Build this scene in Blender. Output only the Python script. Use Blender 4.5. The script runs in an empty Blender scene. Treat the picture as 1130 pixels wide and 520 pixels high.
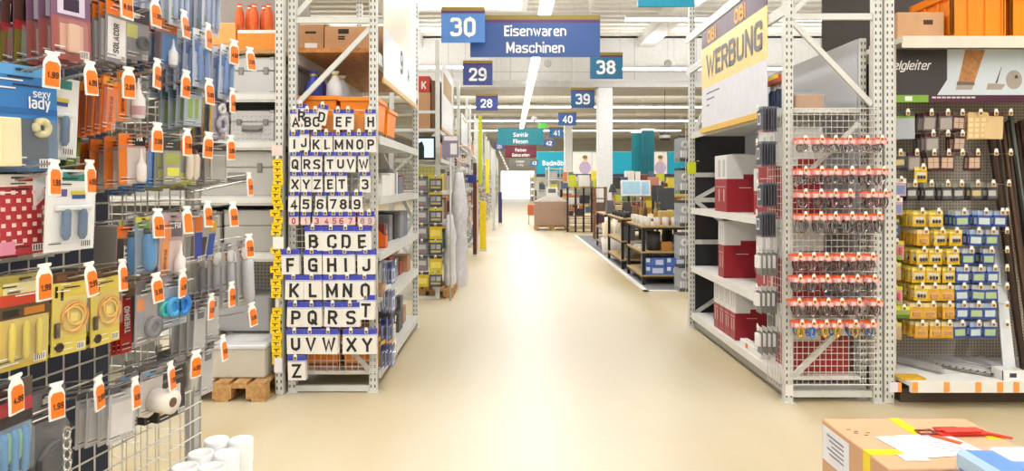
import bpy, bmesh, math, random
from mathutils import Vector, Matrix
random.seed(7)
R = math.radians
SC = bpy.context.scene
COL = SC.collection

# ---------------------------------------------------------------- camera
CAM_H, F = 1.6, 1130 * 24 / 36.0          # eye height, focal length in pixels of the 1130 px frame
VX, VY = 563.0, 203.0                      # vanishing point of the aisle
cam = bpy.data.objects.new('camera', bpy.data.cameras.new('camera'))
COL.objects.link(cam)
cam.location = (0, 0, CAM_H); cam.rotation_euler = (R(90), 0, 0)
cam.data.lens = 24; cam.data.sensor_width = 36
cam.data.shift_y = -(260 - VY) / 1130; cam.data.shift_x = (565 - VX) / 1130
cam.data.clip_end = 300
SC.camera = cam

# ---------------------------------------------------------------- world, exposure
w = bpy.data.worlds.new('world'); SC.world = w; w.use_nodes = True
w.node_tree.nodes['Background'].inputs[0].default_value = (0.93, 0.97, 1.0, 1)
w.node_tree.nodes['Background'].inputs[1].default_value = 2.2
SC.view_settings.view_transform = 'Standard'; SC.view_settings.look = 'None'
SC.view_settings.gamma = 1; SC.view_settings.use_curve_mapping = False
SC.view_settings.exposure = 0.18

def area_light(name, x, y, z, sx, sy, power, color=(1, .98, .945)):
    l = bpy.data.lights.new(name, 'AREA'); l.shape = 'RECTANGLE'; l.size = sx; l.size_y = sy
    l.energy = power; l.color = color
    o = bpy.data.objects.new(name, l); COL.objects.link(o); o.location = (x, y, z)
    return o
# light of the fluorescent lines, plus uplights added to brighten the roof
KP = .36
def tube_pair(x, y, z, sx, sy, power, up=.45):
    area_light('tube_light', x, y, z, sx, sy, power * KP)
    area_light('added_uplight', x, y, z + .16, sx, sy, power * KP * up).rotation_euler = (math.pi, 0, 0)
tube_pair(.62, 14, 4.58, .14, 44, 1050)
tube_pair(-3.6, 2.0, 4.58, .14, 13, 760)  # added line out of view, brightens the left side
tube_pair(4.6, 2.0, 4.58, .14, 13, 760)  # its added counterpart on the right, also out of view
tube_pair(.62, -4, 4.58, 6, .14, 260)  # added cross light behind the camera, for fill
tube_pair(6, 16, 5.41, 6.3, .14, 300, .8)
tube_pair(7, 20.5, 5.01, 8, .14, 300, .8)
tube_pair(-4.2, 20.5, 5.06, 5.6, .14, 260, .8)
for yy in (28, 36, 44, 52, 62):
    tube_pair(5, yy, 5.6, 16, .3, 800, .5)
    tube_pair(-6, yy, 5.6, 9, .3, 450, .5)

# ---------------------------------------------------------------- pixel helpers (distance always given)
def Xa(px, Y): return (px - VX) * Y / F
def Za(py, Y): return CAM_H - (py - VY) * Y / F
def P(px, py, Y): return Vector((Xa(px, Y), Y, Za(py, Y)))

# ---------------------------------------------------------------- materials
def lin(h):
    if not isinstance(h, str): return tuple(h)
    h = h.lstrip('#'); c = [int(h[i:i + 2], 16) / 255 for i in (0, 2, 4)]
    return tuple(x / 12.92 if x <= .04045 else ((x + .055) / 1.055) ** 2.4 for x in c)
_M = {}
def mat(col, rough=.5, metal=0., noise=.10, scale=9., alpha=1., emit=0., bump=0., bscale=60., coat=0.):
    key = (col, rough, metal, noise, scale, alpha, emit, bump, bscale, coat)
    if key in _M: return _M[key]
    m = bpy.data.materials.new('mat_' + str(col).strip('#')); m.use_nodes = True
    nt = m.node_tree; b = nt.nodes['Principled BSDF']; c = lin(col)
    b.inputs['Roughness'].default_value = rough; b.inputs['Metallic'].default_value = metal
    b.inputs['Coat Weight'].default_value = coat
    tc = nt.nodes.new('ShaderNodeTexCoord')
    n = nt.nodes.new('ShaderNodeTexNoise'); n.inputs['Scale'].default_value = scale; n.inputs['Detail'].default_value = 3
    nt.links.new(tc.outputs['Object'], n.inputs['Vector'])
    mx = nt.nodes.new('ShaderNodeMix'); mx.data_type = 'RGBA'
    mx.inputs['A'].default_value = tuple(min(1, x * (1 - noise)) for x in c) + (1,)
    mx.inputs['B'].default_value = tuple(min(1, x * (1 + noise)) for x in c) + (1,)
    nt.links.new(n.outputs['Fac'], mx.inputs['Factor'])
    nt.links.new(mx.outputs['Result'], b.inputs['Base Color'])
    if emit:
        b.inputs['Emission Color'].default_value = c + (1,); b.inputs['Emission Strength'].default_value = emit
    if alpha < 1: b.inputs['Alpha'].default_value = alpha
    if bump:
        n2 = nt.nodes.new('ShaderNodeTexNoise'); n2.inputs['Scale'].default_value = bscale
        nt.links.new(tc.outputs['Object'], n2.inputs['Vector'])
        bp = nt.nodes.new('ShaderNodeBump'); bp.inputs['Strength'].default_value = bump; bp.inputs['Distance'].default_value = .01
        nt.links.new(n2.outputs['Fac'], bp.inputs['Height']); nt.links.new(bp.outputs['Normal'], b.inputs['Normal'])
    _M[key] = m
    return m
def wood(col, dark, scale=3., rough=.6):
    key = ('wood', col, dark, scale)
    if key in _M: return _M[key]
    m = bpy.data.materials.new('wood'); m.use_nodes = True; nt = m.node_tree; b = nt.nodes['Principled BSDF']
    b.inputs['Roughness'].default_value = rough
    tc = nt.nodes.new('ShaderNodeTexCoord'); mp = nt.nodes.new('ShaderNodeMapping'); mp.inputs['Scale'].default_value = (scale * 6, scale, scale * 6)
    n = nt.nodes.new('ShaderNodeTexNoise'); n.inputs['Scale'].default_value = 2; n.inputs['Detail'].default_value = 5
    nt.links.new(tc.outputs['Object'], mp.inputs['Vector']); nt.links.new(mp.outputs['Vector'], n.inputs['Vector'])
    r = nt.nodes.new('ShaderNodeValToRGB'); r.color_ramp.elements[0].color = lin(dark) + (1,); r.color_ramp.elements[1].color = lin(col) + (1,)
    r.color_ramp.elements[0].position = .3; r.color_ramp.elements[1].position = .7
    nt.links.new(n.outputs['Fac'], r.inputs['Fac']); nt.links.new(r.outputs['Color'], b.inputs['Base Color'])
    _M[key] = m
    return m
def pegboard(col, hole, pitch=.025):
    """sheet with a fine grid of punched holes (too small to pick apart)"""
    key = ('peg', col, hole, pitch)
    if key in _M: return _M[key]
    m = bpy.data.materials.new('pegboard'); m.use_nodes = True; nt = m.node_tree; b = nt.nodes['Principled BSDF']
    b.inputs['Roughness'].default_value = .5
    tc = nt.nodes.new('ShaderNodeTexCoord'); v = nt.nodes.new('ShaderNodeTexVoronoi'); v.inputs['Scale'].default_value = 1 / pitch
    v.inputs['Randomness'].default_value = 0
    nt.links.new(tc.outputs['Object'], v.inputs['Vector'])
    r = nt.nodes.new('ShaderNodeValToRGB'); r.color_ramp.interpolation = 'CONSTANT'
    r.color_ramp.elements[0].color = lin(hole) + (1,); r.color_ramp.elements[1].color = lin(col) + (1,); r.color_ramp.elements[1].position = .26
    nt.links.new(v.outputs['Distance'], r.inputs['Fac']); nt.links.new(r.outputs['Color'], b.inputs['Base Color'])
    _M[key] = m
    return m
WHITE = mat('#e9e8e4', .45); OFFW = mat('#d9d8d2', .5); CREAM = mat('#d8d2c4', .45)
STEEL = mat('#c9c8c4', .4, .3); RACK = mat('#d3d4d0', .42, .05); DARK = mat('#2b292c', .6); BLACK = mat('#17171a', .45)
WIRE = mat('#c4c2bd', .3, .8, .03); MESHW = mat('#d9d5cc', .4, .1); CHROME = mat('#d5d6d8', .16, 1., .02)
CARTON = mat('#c79a72', .75, 0, .10, 14); CARTON2 = mat('#b98d64', .75, 0, .1, 14); ORANGE = mat('#f58a12', .38, 0, .04)
TAGO = mat('#f47a1c', .5, 0, .03); TAGW = mat('#f6f4f1', .4, 0, .02); INK = mat('#1d1a1a', .6, 0, .02)
CLEAR = mat('#eef2f4', .1, 0, .02, 9., .10); FILM = mat('#f2f4f5', .16, 0, .02, 9., .16, 0, .8, 18)
NAVY = mat('#2d3550', .5); BLUE = mat('#3a5690', .4); CYAN = mat('#1f9ab8', .4); RED = mat('#b3252b', .45)
YELLOW = mat('#f0cf2a', .45); WOODB = wood('#c98a4c', '#a96a30'); PALLET = wood('#c9a06a', '#a87a45')
OLIVE = mat('#a88a3c', .5, 0, .04)

# ---------------------------------------------------------------- geometry collector
class G:
    def __init__(s): s.v = []; s.f = []; s.m = []; s.smooth = []
    def add(s, vs, fs, m=0, sm=False):
        k = len(s.v); s.v += [tuple(x) for x in vs]
        for f in fs: s.f.append(tuple(i + k for i in f)); s.m.append(m); s.smooth.append(sm)
    def box(s, x0, x1, y0, y1, z0, z1, m=0):
        s.add([(x0, y0, z0), (x1, y0, z0), (x1, y1, z0), (x0, y1, z0), (x0, y0, z1), (x1, y0, z1), (x1, y1, z1), (x0, y1, z1)],
              [(3, 2, 1, 0), (4, 5, 6, 7), (0, 1, 5, 4), (1, 2, 6, 5), (2, 3, 7, 6), (3, 0, 4, 7)], m)
        return s
    def cbox(s, x0, x1, y0, y1, z0, z1, c=.004, m=0):
        """box with chamfered edges"""
        X = (x0, x1); Y = (y0, y1); Z = (z0, z1); vs = []; ix = {}
        for i in (0, 1):
            for j in (0, 1):
                for k in (0, 1):
                    a = X[i] + (c if i == 0 else -c); b = Y[j] + (c if j == 0 else -c); d = Z[k] + (c if k == 0 else -c)
                    for ax, p in enumerate(((X[i], b, d), (a, Y[j], d), (a, b, Z[k]))):
                        ix[(i, j, k, ax)] = len(vs); vs.append(p)
        fs = []
        for ax in range(3):
            o = [a for a in range(3) if a != ax]
            for side in (0, 1):
                q = []
                for (u, v) in ((0, 0), (1, 0), (1, 1), (0, 1)):
                    t = [0, 0, 0]; t[ax] = side; t[o[0]] = u; t[o[1]] = v; q.append(ix[(t[0], t[1], t[2], ax)])
                flip = (side == 0) != (ax == 1)
                fs.append(tuple(reversed(q)) if flip else tuple(q))
            for u in (0, 1):
                for v in (0, 1):   # edge strip along axis ax
                    def I(e, a):
                        t = [0, 0, 0]; t[ax] = e; t[o[0]] = u; t[o[1]] = v; return ix[(t[0], t[1], t[2], a)]
                    fs.append((I(0, o[0]), I(1, o[0]), I(1, o[1]), I(0, o[1])))
        for i in (0, 1):
            for j in (0, 1):
                for k in (0, 1): fs.append((ix[(i, j, k, 0)], ix[(i, j, k, 1)], ix[(i, j, k, 2)]))
        s.add(vs, fs, m); return s
    def frame(s, p, q, up=(0, 0, 1)):
        p = Vector(p); q = Vector(q); d = (q - p).normalized(); u = Vector(up)
        if abs(d.dot(u)) > .98: u = Vector((0, 1, 0))
        a = d.cross(u).normalized(); b = a.cross(d).normalized()
        return p, q, a, b
    def bar(s, p, q, w, h=None, m=0, up=(0, 0, 1)):
        p, q, a, b = s.frame(p, q, up); w /= 2; h = (h or 2 * w) / 2
        vs = [e + a * i * w + b * j * h for e in (p, q) for (i, j) in ((-1, -1), (1, -1), (1, 1), (-1, 1))]
        s.add(vs, [(0, 1, 2, 3), (7, 6, 5, 4), (0, 4, 5, 1), (1, 5, 6, 2), (2, 6, 7, 3), (3, 7, 4, 0)], m); return s
    def path(s, pts, r, n=5, m=0, closed=False):
        pts = [Vector(p) for p in pts]; N = len(pts); rings = []; vs = []
        for i, p in enumerate(pts):
            a = pts[i - 1] if (i or closed) else p; b = pts[(i + 1) % N] if (i < N - 1 or closed) else p
            d = (b - a).normalized(); u = Vector((0, 0, 1)) if abs(d.z) < .9 else Vector((0, 1, 0))
            e = d.cross(u).normalized(); f = e.cross(d)
            rr = r[i] if isinstance(r, (list, tuple)) else r
            rings.append(len(vs))
            for k in range(n):
                t = 2 * math.pi * k / n; vs.append(p + e * math.cos(t) * rr + f * math.sin(t) * rr)
        fs = []
        for i in range(N if closed else N - 1):
            A = rings[i]; B = rings[(i + 1) % N]
            for k in range(n): fs.append((A + k, A + (k + 1) % n, B + (k + 1) % n, B + k))
        if not closed: fs.append(tuple(reversed(range(rings[0], rings[0] + n)))); fs.append(tuple(range(rings[-1], rings[-1] + n)))
        s.add(vs, fs, m, n > 5); return s
    def lathe(s, c, prof, n=16, m=0, axis='z'):
        vs = []; c = Vector(c)
        for (r, z) in prof:
            for k in range(n):
                t = 2 * math.pi * k / n; x, y = r * math.cos(t), r * math.sin(t)
                vs.append(c + Vector((x, y, z) if axis == 'z' else ((x, z, y) if axis == 'y' else (z, x, y))))
        fs = []
        for i in range(len(prof) - 1):
            for k in range(n): fs.append((i * n + k, i * n + (k + 1) % n, (i + 1) * n + (k + 1) % n, (i + 1) * n + k))
        s.add(vs, fs, m, True)
        s.add(vs[:n], [tuple(reversed(range(n)))], m); s.add(vs[-n:], [tuple(range(n))], m)
        return s
    def quad(s, a, b, c, d, m=0): s.add([a, b, c, d], [(0, 1, 2, 3)], m); return s
    def rect(s, x0, x1, z0, z1, y, m=0):            # upright rectangle facing -Y
        return s.quad((x0, y, z0), (x1, y, z0), (x1, y, z1), (x0, y, z1), m)
    def poly(s, pts, y0, y1, m=0):                   # outline in XZ extruded along Y
        n = len(pts); vs = [(x, y0, z) for x, z in pts] + [(x, y1, z) for x, z in pts]
        fs = [tuple(range(n)), tuple(reversed(range(n, 2 * n)))] + [(i, i + n, (i + 1) % n + n, (i + 1) % n) for i in range(n)]
        s.add(vs, fs, m); return s
    def xform(s, M, k=0):
        s.v[k:] = [tuple(M @ Vector(v)) for v in s.v[k:]]; return s
    def mesh(s, name, mats):
        me = bpy.data.meshes.new(name); me.from_pydata(s.v, [], s.f)
        for x in (mats if isinstance(mats, (list, tuple)) else [mats]): me.materials.append(x)
        me.polygons.foreach_set('material_index', s.m); me.polygons.foreach_set('use_smooth', s.smooth)
        bm = bmesh.new(); bm.from_mesh(me); bmesh.ops.recalc_face_normals(bm, faces=bm.faces); bm.to_mesh(me); bm.free()
        me.update(); return me

# ---------------------------------------------------------------- objects
def link(name, data, parent=None, loc=(0, 0, 0), rot=(0, 0, 0)):
    o = bpy.data.objects.new(name, data); COL.objects.link(o); o.parent = parent; o.location = loc; o.rotation_euler = rot
    return o
def tag(o, label, cat, group=None):
    o['label'] = label; o['category'] = cat
    if group: o['group'] = group
    return o
def thing(name, label, cat, loc=(0, 0, 0), rz=0, group=None, rot=None):
    return tag(link(name, None, None, loc, rot or (0, 0, rz)), label, cat, group)
def part(name, g, mats, parent, loc=(0, 0, 0), rot=(0, 0, 0), label=None):
    o = link(name, g.mesh(name, mats) if isinstance(g, G) else g, parent, loc, rot)
    if label: o['label'] = label
    return o
def solo(name, g, mats, label, cat, group=None, loc=(0, 0, 0), rot=(0, 0, 0)):
    return tag(part(name, g, mats, None, loc, rot), label, cat, group)
def struct(name, g, mats, label=None, loc=(0, 0, 0)):
    o = part(name, g, mats, None, loc); o['kind'] = 'structure'
    if label: o['label'] = label
    return o
ORD = ['first', 'second', 'third', 'fourth', 'fifth', 'sixth', 'seventh', 'eighth', 'ninth', 'tenth', 'eleventh', 'twelfth', 'thirteenth', 'fourteenth']

# ---------------------------------------------------------------- lettering: a condensed grotesque drawn with strokes
GL = {  # strokes; 'r' rounds the corners, 'c' closes and rounds; x and y run 0..1 over the letter's box
 'A': '0,0 .5,1 1,0|.2,.28 .8,.28', 'B': '0,0 0,1|r0,1 .94,1 .94,.54 0,.54|r0,.54 1,.54 1,0 0,0', 'C': 'r1,.68 1,1 0,1 0,0 1,0 1,.32', 'D': '0,0 0,1|r0,1 1,1 1,0 0,0',
 'E': '1,1 0,1 0,0 1,0|0,.52 .85,.52', 'F': '1,1 0,1 0,0|0,.5 .85,.5', 'G': 'r1,.72 1,1 0,1 0,0 1,0 1,.47|1,0 1,.47 .55,.47', 'H': '0,0 0,1|1,0 1,1|0,.52 1,.52', 'I': '.5,0 .5,1',
 'J': 'r1,1 1,0 0,0 0,.3', 'K': '0,0 0,1|1,1 .04,.36|.32,.55 1,0', 'L': '0,1 0,0 1,0', 'M': '0,0 0,1|1,0 1,1|0,1 .5,.2 1,1', 'N': '0,0 0,1|1,0 1,1|0,1 1,0', 'O': 'c0,0 0,1 1,1 1,0',
 'P': '0,0 0,1|r0,1 1,1 1,.45 0,.45', 'Q': 'c0,0 0,1 1,1 1,0|.58,.26 1.05,-.06', 'R': '0,0 0,1|r0,1 1,1 1,.47 0,.47|.5,.47 1,0', 'S': 'r1,.83 1,1 0,1 0,.54 1,.46 1,0 0,0 0,.17',
 'T': '0,1 1,1|.5,0 .5,1', 'U': 'r0,1 0,0 1,0 1,1', 'V': '0,1 .5,0 1,1', 'W': '0,1 .26,0 .5,.85 .74,0 1,1', 'X': '0,0 1,1|0,1 1,0', 'Y': '0,1 .5,.45 1,1|.5,.45 .5,0', 'Z': '0,1 1,1 0,0 1,0',
 '0': 'c0,0 0,1 1,1 1,0', '1': '.05,.76 .6,1 .6,0', '2': 'r0,.7 0,1 1,1 1,.58 0,.03|0,0 1,0', '3': 'r0,.82 0,1 .95,1 .95,.54 .35,.54|r.35,.54 1,.54 1,0 0,0 0,.2', '4': '.75,0 .75,1 0,.28 1.05,.28',
 '5': '.95,1 .07,1 .03,.56|r.03,.56 1,.64 1,0 0,0 0,.2', '6': 'r1,.84 1,1 0,1 0,0 1,0 1,.58 0,.58', '7': '0,1 1,1 .35,0', '8': 'c.06,.54 .06,1 .94,1 .94,.54|c0,0 0,.54 1,.54 1,0', '9': 'r0,.16 0,0 1,0 1,1 0,1 0,.42 1,.42',
 'a': 'r.05,.9 .05,1 1,1 1,0|r1,.58 0,.58 0,0 1,0', 'c': 'r1,.66 1,1 0,1 0,0 1,0 1,.34', 'e': 'r1,.18 1,0 0,0 0,1 1,1 1,.5 0,.5', 'f': 'r1,1.38 .4,1.38 .4,0|0,1 .95,1', 'g': 'c0,0 0,1 1,1 1,0|r1,1 1,-.4 0,-.4 0,-.25',
 'h': '0,0 0,1.4|r0,1 1,1 1,0', 'i': '.5,0 .5,1|.5,1.46 .5,1.54', 'l': '.5,0 .5,1.4', 'm': '0,0 0,1|r0,1 .5,1 .5,0|r.5,1 1,1 1,0', 'n': '0,0 0,1|r0,1 1,1 1,0', 'r': '0,0 0,1|r0,.7 .2,1 1,1', 's': 'r1,.86 1,1 0,1 0,.54 1,.46 1,0 0,0 0,.14',
 't': 'r.4,1.32 .4,0 1,0|0,1 1,1', 'w': '0,1 .26,0 .5,.9 .74,0 1,1', 'b': '0,0 0,1.4|r0,1 1,1 1,0 0,0', 'd': '1,0 1,1.4|r1,1 0,1 0,0 1,0', 'o': 'c0,0 0,1 1,1 1,0', 'k': '0,0 0,1.4|1,1 .05,.4|.3,.56 1,0', 'u': 'r0,1 0,0 1,0|1,0 1,1',
 'p': '0,-.4 0,1|r0,1 1,1 1,0 0,0', 'v': '0,1 .5,0 1,1', 'x': '0,0 1,1|0,1 1,0', 'y': '0,1 .5,.05|1,1 .3,-.4', '.': '.5,0 .5,.06'}
GL['ö'] = GL['o'] + '|.2,1.46 .2,1.54|.8,1.46 .8,1.54'; GL['ä'] = GL['a'] + '|.2,1.46 .2,1.54|.8,1.46 .8,1.54'
GWID = {'I': .0, 'i': .0, 'l': .0, '.': .0, 'M': .62, 'W': .72, 'm': .58, 'w': .6, 'r': .24, 't': .24, 'f': .24, '1': .26, 'A': .48, 'V': .46, 'X': .46, 'Y': .46, 'L': .32, 'E': .34, 'F': .34, 'J': .34}
def fillet(pts, r, closed):
    out = []; n = len(pts)
    for i, p in enumerate(pts):
        if not closed and i in (0, n - 1): out.append(p); continue
        a, b = pts[i - 1], pts[(i + 1) % n]; la = (a - p).length; lb = (b - p).length
        q = min(r, la * .5, lb * .5)
        if q < 1e-4: out.append(p); continue
        s_, e_ = p + (a - p).normalized() * q, p + (b - p).normalized() * q
        for k in range(6):
            t = k / 5; out.append(s_ * (1 - t) ** 2 + p * 2 * t * (1 - t) + e_ * t * t)
    return out
def ribbon(g, pts, t, closed, y=0., m=0):
    n = len(pts); L = []; Rr = []
    for i, p in enumerate(pts):
        d1 = (p - pts[i - 1]).normalized() if (i or closed) else None
        d2 = (pts[(i + 1) % n] - p).normalized() if (i < n - 1 or closed) else None
        d1 = d1 or d2; d2 = d2 or d1
        nn = Vector((-d1.y - d2.y, d1.x + d2.x)); 
        if nn.length < 1e-4: nn = Vector((-d1.y, d1.x))
        nn.normalize(); c = max(.55, nn.dot(Vector((-d1.y, d1.x))))
        L.append(p + nn * t / 2 / c); Rr.append(p - nn * t / 2 / c)
    vs = [(v.x, y, v.y) for v in L] + [(v.x, y, v.y) for v in Rr]
    g.add(vs, [(i, (i + 1) % n, (i + 1) % n + n, i + n) for i in range(n if closed else n - 1)], m)
_T = {}
def text_mesh(s, size, material, bold=.02, sx=.85, shear=0., align='CENTER'):
    """upright lettering facing -Y, centred on the origin; the cap height is .72 of the size"""
    key = (s, size, material.name, bold, sx, shear, align)
    if key in _T: return _T[key]
    g = G(); x = 0.; t0 = .12 + bold * 2.2
    for ch in s:
        t = t0 * (.82 if ch.islower() else 1)
        if ch == ' ': x += .3; continue
        w_ = GWID.get(ch, .42) * sx / .85; low = ch.islower(); H = .73 if low else 1.
        for st in GL[ch].split('|'):
            kind = st[0] if st[0] in 'rc' else ''
            pts = [Vector((float(a) * w_ + x + t / 2, float(b) * (H - t) + t / 2)) for a, b in (q.split(',') for q in st.lstrip('rc').split())]
            if not kind:   # square ends reach the edge of the box
                for e, o in ((0, 1), (-1, -2)):
                    d = (pts[e] - pts[o]).normalized(); pts[e] = pts[e] + d * t / 2
                if ch in 'ivl.I' or len(pts) == 2: pass
            else: pts = fillet(pts, .26 if not low else .2, kind == 'c')
            ribbon(g, pts, t, kind == 'c', -.004 * (len(g.f) % 7) )
        x += w_ + t + .10 * sx
    k = .72 * size
    vs = [((a + c * shear) * k, b * k, c * k) for a, b, c in g.v]
    xs = [v[0] for v in vs] or [0]; zs_ = [v[2] for v in vs] or [0]
    cx = (max(xs) + min(xs)) / 2 if align == 'CENTER' else min(xs); cz = (max(zs_) + min(zs_)) / 2
    if len(s) > 1: cz = .36 * size
    g.v = [(a - cx, b, c - cz) for a, b, c in vs]
    me = g.mesh('lettering', material)
    _T[key] = me
    return me
def text_g(g, s, size, x, z, y, m, bold=.02, sx=.85, vertical=False, shear=0.):
    """add lettering into a collector as faces of material slot m"""
    me = text_mesh(s, size, INK, bold, sx, shear)
    vs = [(-v.co.z + x, y + v.co.y, v.co.x + z) if vertical else (v.co.x + x, y + v.co.y, v.co.z + z) for v in me.vertices]
    g.add(vs, [tuple(p.vertices) for p in me.polygons], m)
    return g
# ================================================================ the setting
def floor_material():
    m = bpy.data.materials.new('polished_screed'); m.use_nodes = True; nt = m.node_tree; b = nt.nodes['Principled BSDF']
    tc = nt.nodes.new('ShaderNodeTexCoord'); L = nt.links.new
    mp = nt.nodes.new('ShaderNodeMapping'); mp.inputs['Scale'].default_value = (1.2, .28, 1); L(tc.outputs['Object'], mp.inputs['Vector'])
    n = nt.nodes.new('ShaderNodeTexNoise'); n.inputs['Scale'].default_value = 1.1; n.inputs['Detail'].default_value = 6; n.inputs['Distortion'].default_value = .6
    L(mp.outputs['Vector'], n.inputs['Vector'])
    r = nt.nodes.new('ShaderNodeValToRGB'); e = r.color_ramp.elements
    e[0].position = .32; e[0].color = lin('#c7b48c') + (1,); e[1].position = .7; e[1].color = lin('#d3c8ae') + (1,)
    L(n.outputs['Fac'], r.inputs['Fac'])
    # paler, greyer lane down the aisle: reflected light painted in, with some wear
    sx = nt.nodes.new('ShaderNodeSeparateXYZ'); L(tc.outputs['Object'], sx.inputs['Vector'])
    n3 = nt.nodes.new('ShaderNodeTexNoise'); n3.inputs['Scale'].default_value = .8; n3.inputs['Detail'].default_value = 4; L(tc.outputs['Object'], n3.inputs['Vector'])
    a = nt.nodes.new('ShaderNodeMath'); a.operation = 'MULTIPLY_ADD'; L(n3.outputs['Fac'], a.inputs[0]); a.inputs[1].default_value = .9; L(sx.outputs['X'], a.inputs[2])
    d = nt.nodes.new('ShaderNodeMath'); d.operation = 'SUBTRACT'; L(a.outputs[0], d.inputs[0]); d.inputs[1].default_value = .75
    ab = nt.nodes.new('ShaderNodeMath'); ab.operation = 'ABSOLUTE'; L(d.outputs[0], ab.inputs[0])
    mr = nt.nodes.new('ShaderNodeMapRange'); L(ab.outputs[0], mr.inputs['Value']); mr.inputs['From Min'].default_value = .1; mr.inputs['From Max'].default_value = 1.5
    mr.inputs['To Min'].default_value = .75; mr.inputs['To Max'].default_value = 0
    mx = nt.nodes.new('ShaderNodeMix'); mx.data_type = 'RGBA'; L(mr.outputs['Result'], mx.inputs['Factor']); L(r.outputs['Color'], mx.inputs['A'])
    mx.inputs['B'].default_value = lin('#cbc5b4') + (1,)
    n4 = nt.nodes.new('ShaderNodeTexNoise'); n4.inputs['Scale'].default_value = 26; n4.inputs['Detail'].default_value = 4; L(tc.outputs['Object'], n4.inputs['Vector'])
    mx2 = nt.nodes.new('ShaderNodeMix'); mx2.data_type = 'RGBA'; mx2.blend_type = 'MULTIPLY'; mx2.inputs['Factor'].default_value = .12
    L(mx.outputs['Result'], mx2.inputs['A']); L(n4.outputs['Color'], mx2.inputs['B'])
    L(mx2.outputs['Result'], b.inputs['Base Color'])
    rr = nt.nodes.new('ShaderNodeMapRange'); L(n.outputs['Fac'], rr.inputs['Value']); rr.inputs['To Min'].default_value = .3; rr.inputs['To Max'].default_value = .5
    L(rr.outputs['Result'], b.inputs['Roughness'])
    b.inputs['Specular IOR Level'].default_value = .6
    return m
struct('floor', G().box(-17, 19, -6, 74, -.2, 0), floor_material(), 'beige polished screed floor with a paler lane of painted reflection and wear')
ceil = struct('ceiling', G().box(-17, 19, -6, 74, 6.36, 6.6), mat('#dedbd3', .7), 'pale ribbed metal roof deck')
g = G()
for i in range(150): g.box(-17, 19, -5 + i * .5, -4.82 + i * .5, 6.30, 6.362)
part('ribs', g, mat('#e3e0d9', .6), ceil)['kind'] = 'stuff'
struct('wall_left', G().box(-17.2, -17, -6, 74, 0, 6.4), mat('#dcdad4', .7))
struct('wall_right', G().box(19, 19.2, -6, 74, 0, 6.4), mat('#dcdad4', .7))
g = G(); g.box(-17, -1.0, 74, 74.3, 0, 6.4); g.box(2.6, 19, 74, 74.3, 0, 6.4); g.box(-1.0, 2.6, 74, 74.3, 3.0, 6.4)
struct('wall_back', g, mat('#dedcd6', .7), 'far end wall of the hall around the daylit entrance')
struct('wall_front', G().box(-17, 19, -6.3, -6, 0, 6.4), mat('#dedcd6', .7))
# fascia that closes the front hall, carried by columns
fa = struct('wall_fascia', G().box(-17, 19, 22, 22.3, 4.9, 6.36), mat('#e9e9e8', .6), 'white panelled fascia under the roof')
g = G()
for i in range(18): g.box(-16 + i * 2, -15.985 + i * 2, 21.99, 22.001, 4.95, 6.3)
g.box(-17, 19, 21.985, 22.001, 5.2, 5.215)
part('panel_joint', g, mat('#bdbdbd', .6), fa)['kind'] = 'stuff'
part('rail', G().box(-17, 19, 21.85, 22.4, 4.7, 4.9), mat('#c9c8c6', .5), fa)
def column(X, Y, wd, label):
    g = G().cbox(X - wd / 2, X + wd / 2, Y - wd / 2, Y + wd / 2, 0, 4.7, .02)
    o = struct('wall_column', g, mat('#e2e3e4', .6), label)
    part('guard', G().box(X - wd / 2 - .01, X + wd / 2 + .01, Y - wd / 2 - .01, Y + wd / 2 + .01, 0, .5), mat('#b9b8b4', .5), o)
column(Xa(667, 22.1), 22.1, .47, 'thick white square column behind the display tables')
column(Xa(627, 35), 35, .4, 'slim grey column near the teal header boards')
column(-6.5, 22.1, .47, 'white square column behind the shelving')
for k, X in enumerate((4.1, -3.3)):
    gg = G(); gg.add([(X, 8, 5.85), (X + .5, 8, 5.85), (X + .5, 22, 6.0), (X, 22, 6.0), (X, 8, 6.36), (X + .5, 8, 6.36), (X + .5, 22, 6.36), (X, 22, 6.36)],
                [(3, 2, 1, 0), (4, 5, 6, 7), (0, 1, 5, 4), (1, 2, 6, 5), (2, 3, 7, 6), (3, 0, 4, 7)])
    struct('trim_%d' % (k + 1), gg, mat('#dddcd8', .6), 'pale roof girder running towards the fascia')
# skylight
sk = struct('window_1', G().box(-2.6, .3, 11.5, 18.2, 6.27, 6.30), mat('#ffffff', .5, 0, 0, 9, 1, 4.), 'bright roof light in the ribbed deck')
g = G(); g.box(-2.75, .45, 11.35, 11.5, 6.24, 6.36); g.box(-2.75, .45, 18.2, 18.35, 6.24, 6.36); g.box(-2.75, -2.6, 11.5, 18.2, 6.24, 6.36); g.box(.3, .45, 11.5, 18.2, 6.24, 6.36)
part('window_frame', g, WHITE, sk)

# ---------------------------------------------------------------- luminaires
def luminaire(x0, x1, y0, y1, z, label, emit=9., strength=None, group='fluorescent lines under the roof'):
    t = thing('ceiling_light', label, 'light', ((x0 + x1) / 2, (y0 + y1) / 2, z), 0, group)
    hx, hy = (x1 - x0) / 2, (y1 - y0) / 2
    part('housing', G().box(-hx, hx, -hy, hy, .02, .09), mat('#e6e6e4', .5), t)
    part('tube', G().box(-hx * .7 if hx < hy else -hx, hx * .7 if hx < hy else hx, -hy if hx < hy else -hy * .7, hy if hx < hy else hy * .7, -.02, .02), mat('#ffffff', .4, 0, 0, 9, 1, emit), t)
    g = G()
    n = max(2, int(max(hx, hy) / 2))
    for i in range(n):
        f = -1 + (2 * i + 1) / n
        px, py = (0, f * hy) if hx < hy else (f * hx, 0)
        g.path([(px, py, .09), (px, py, 6.30 - z)], .006, 4)
    part('cable', g, STEEL, t)
luminaire(.50, .74, -8 + .0, 40, 4.62, 'long white fluorescent line running down the middle of the aisle')
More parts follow.
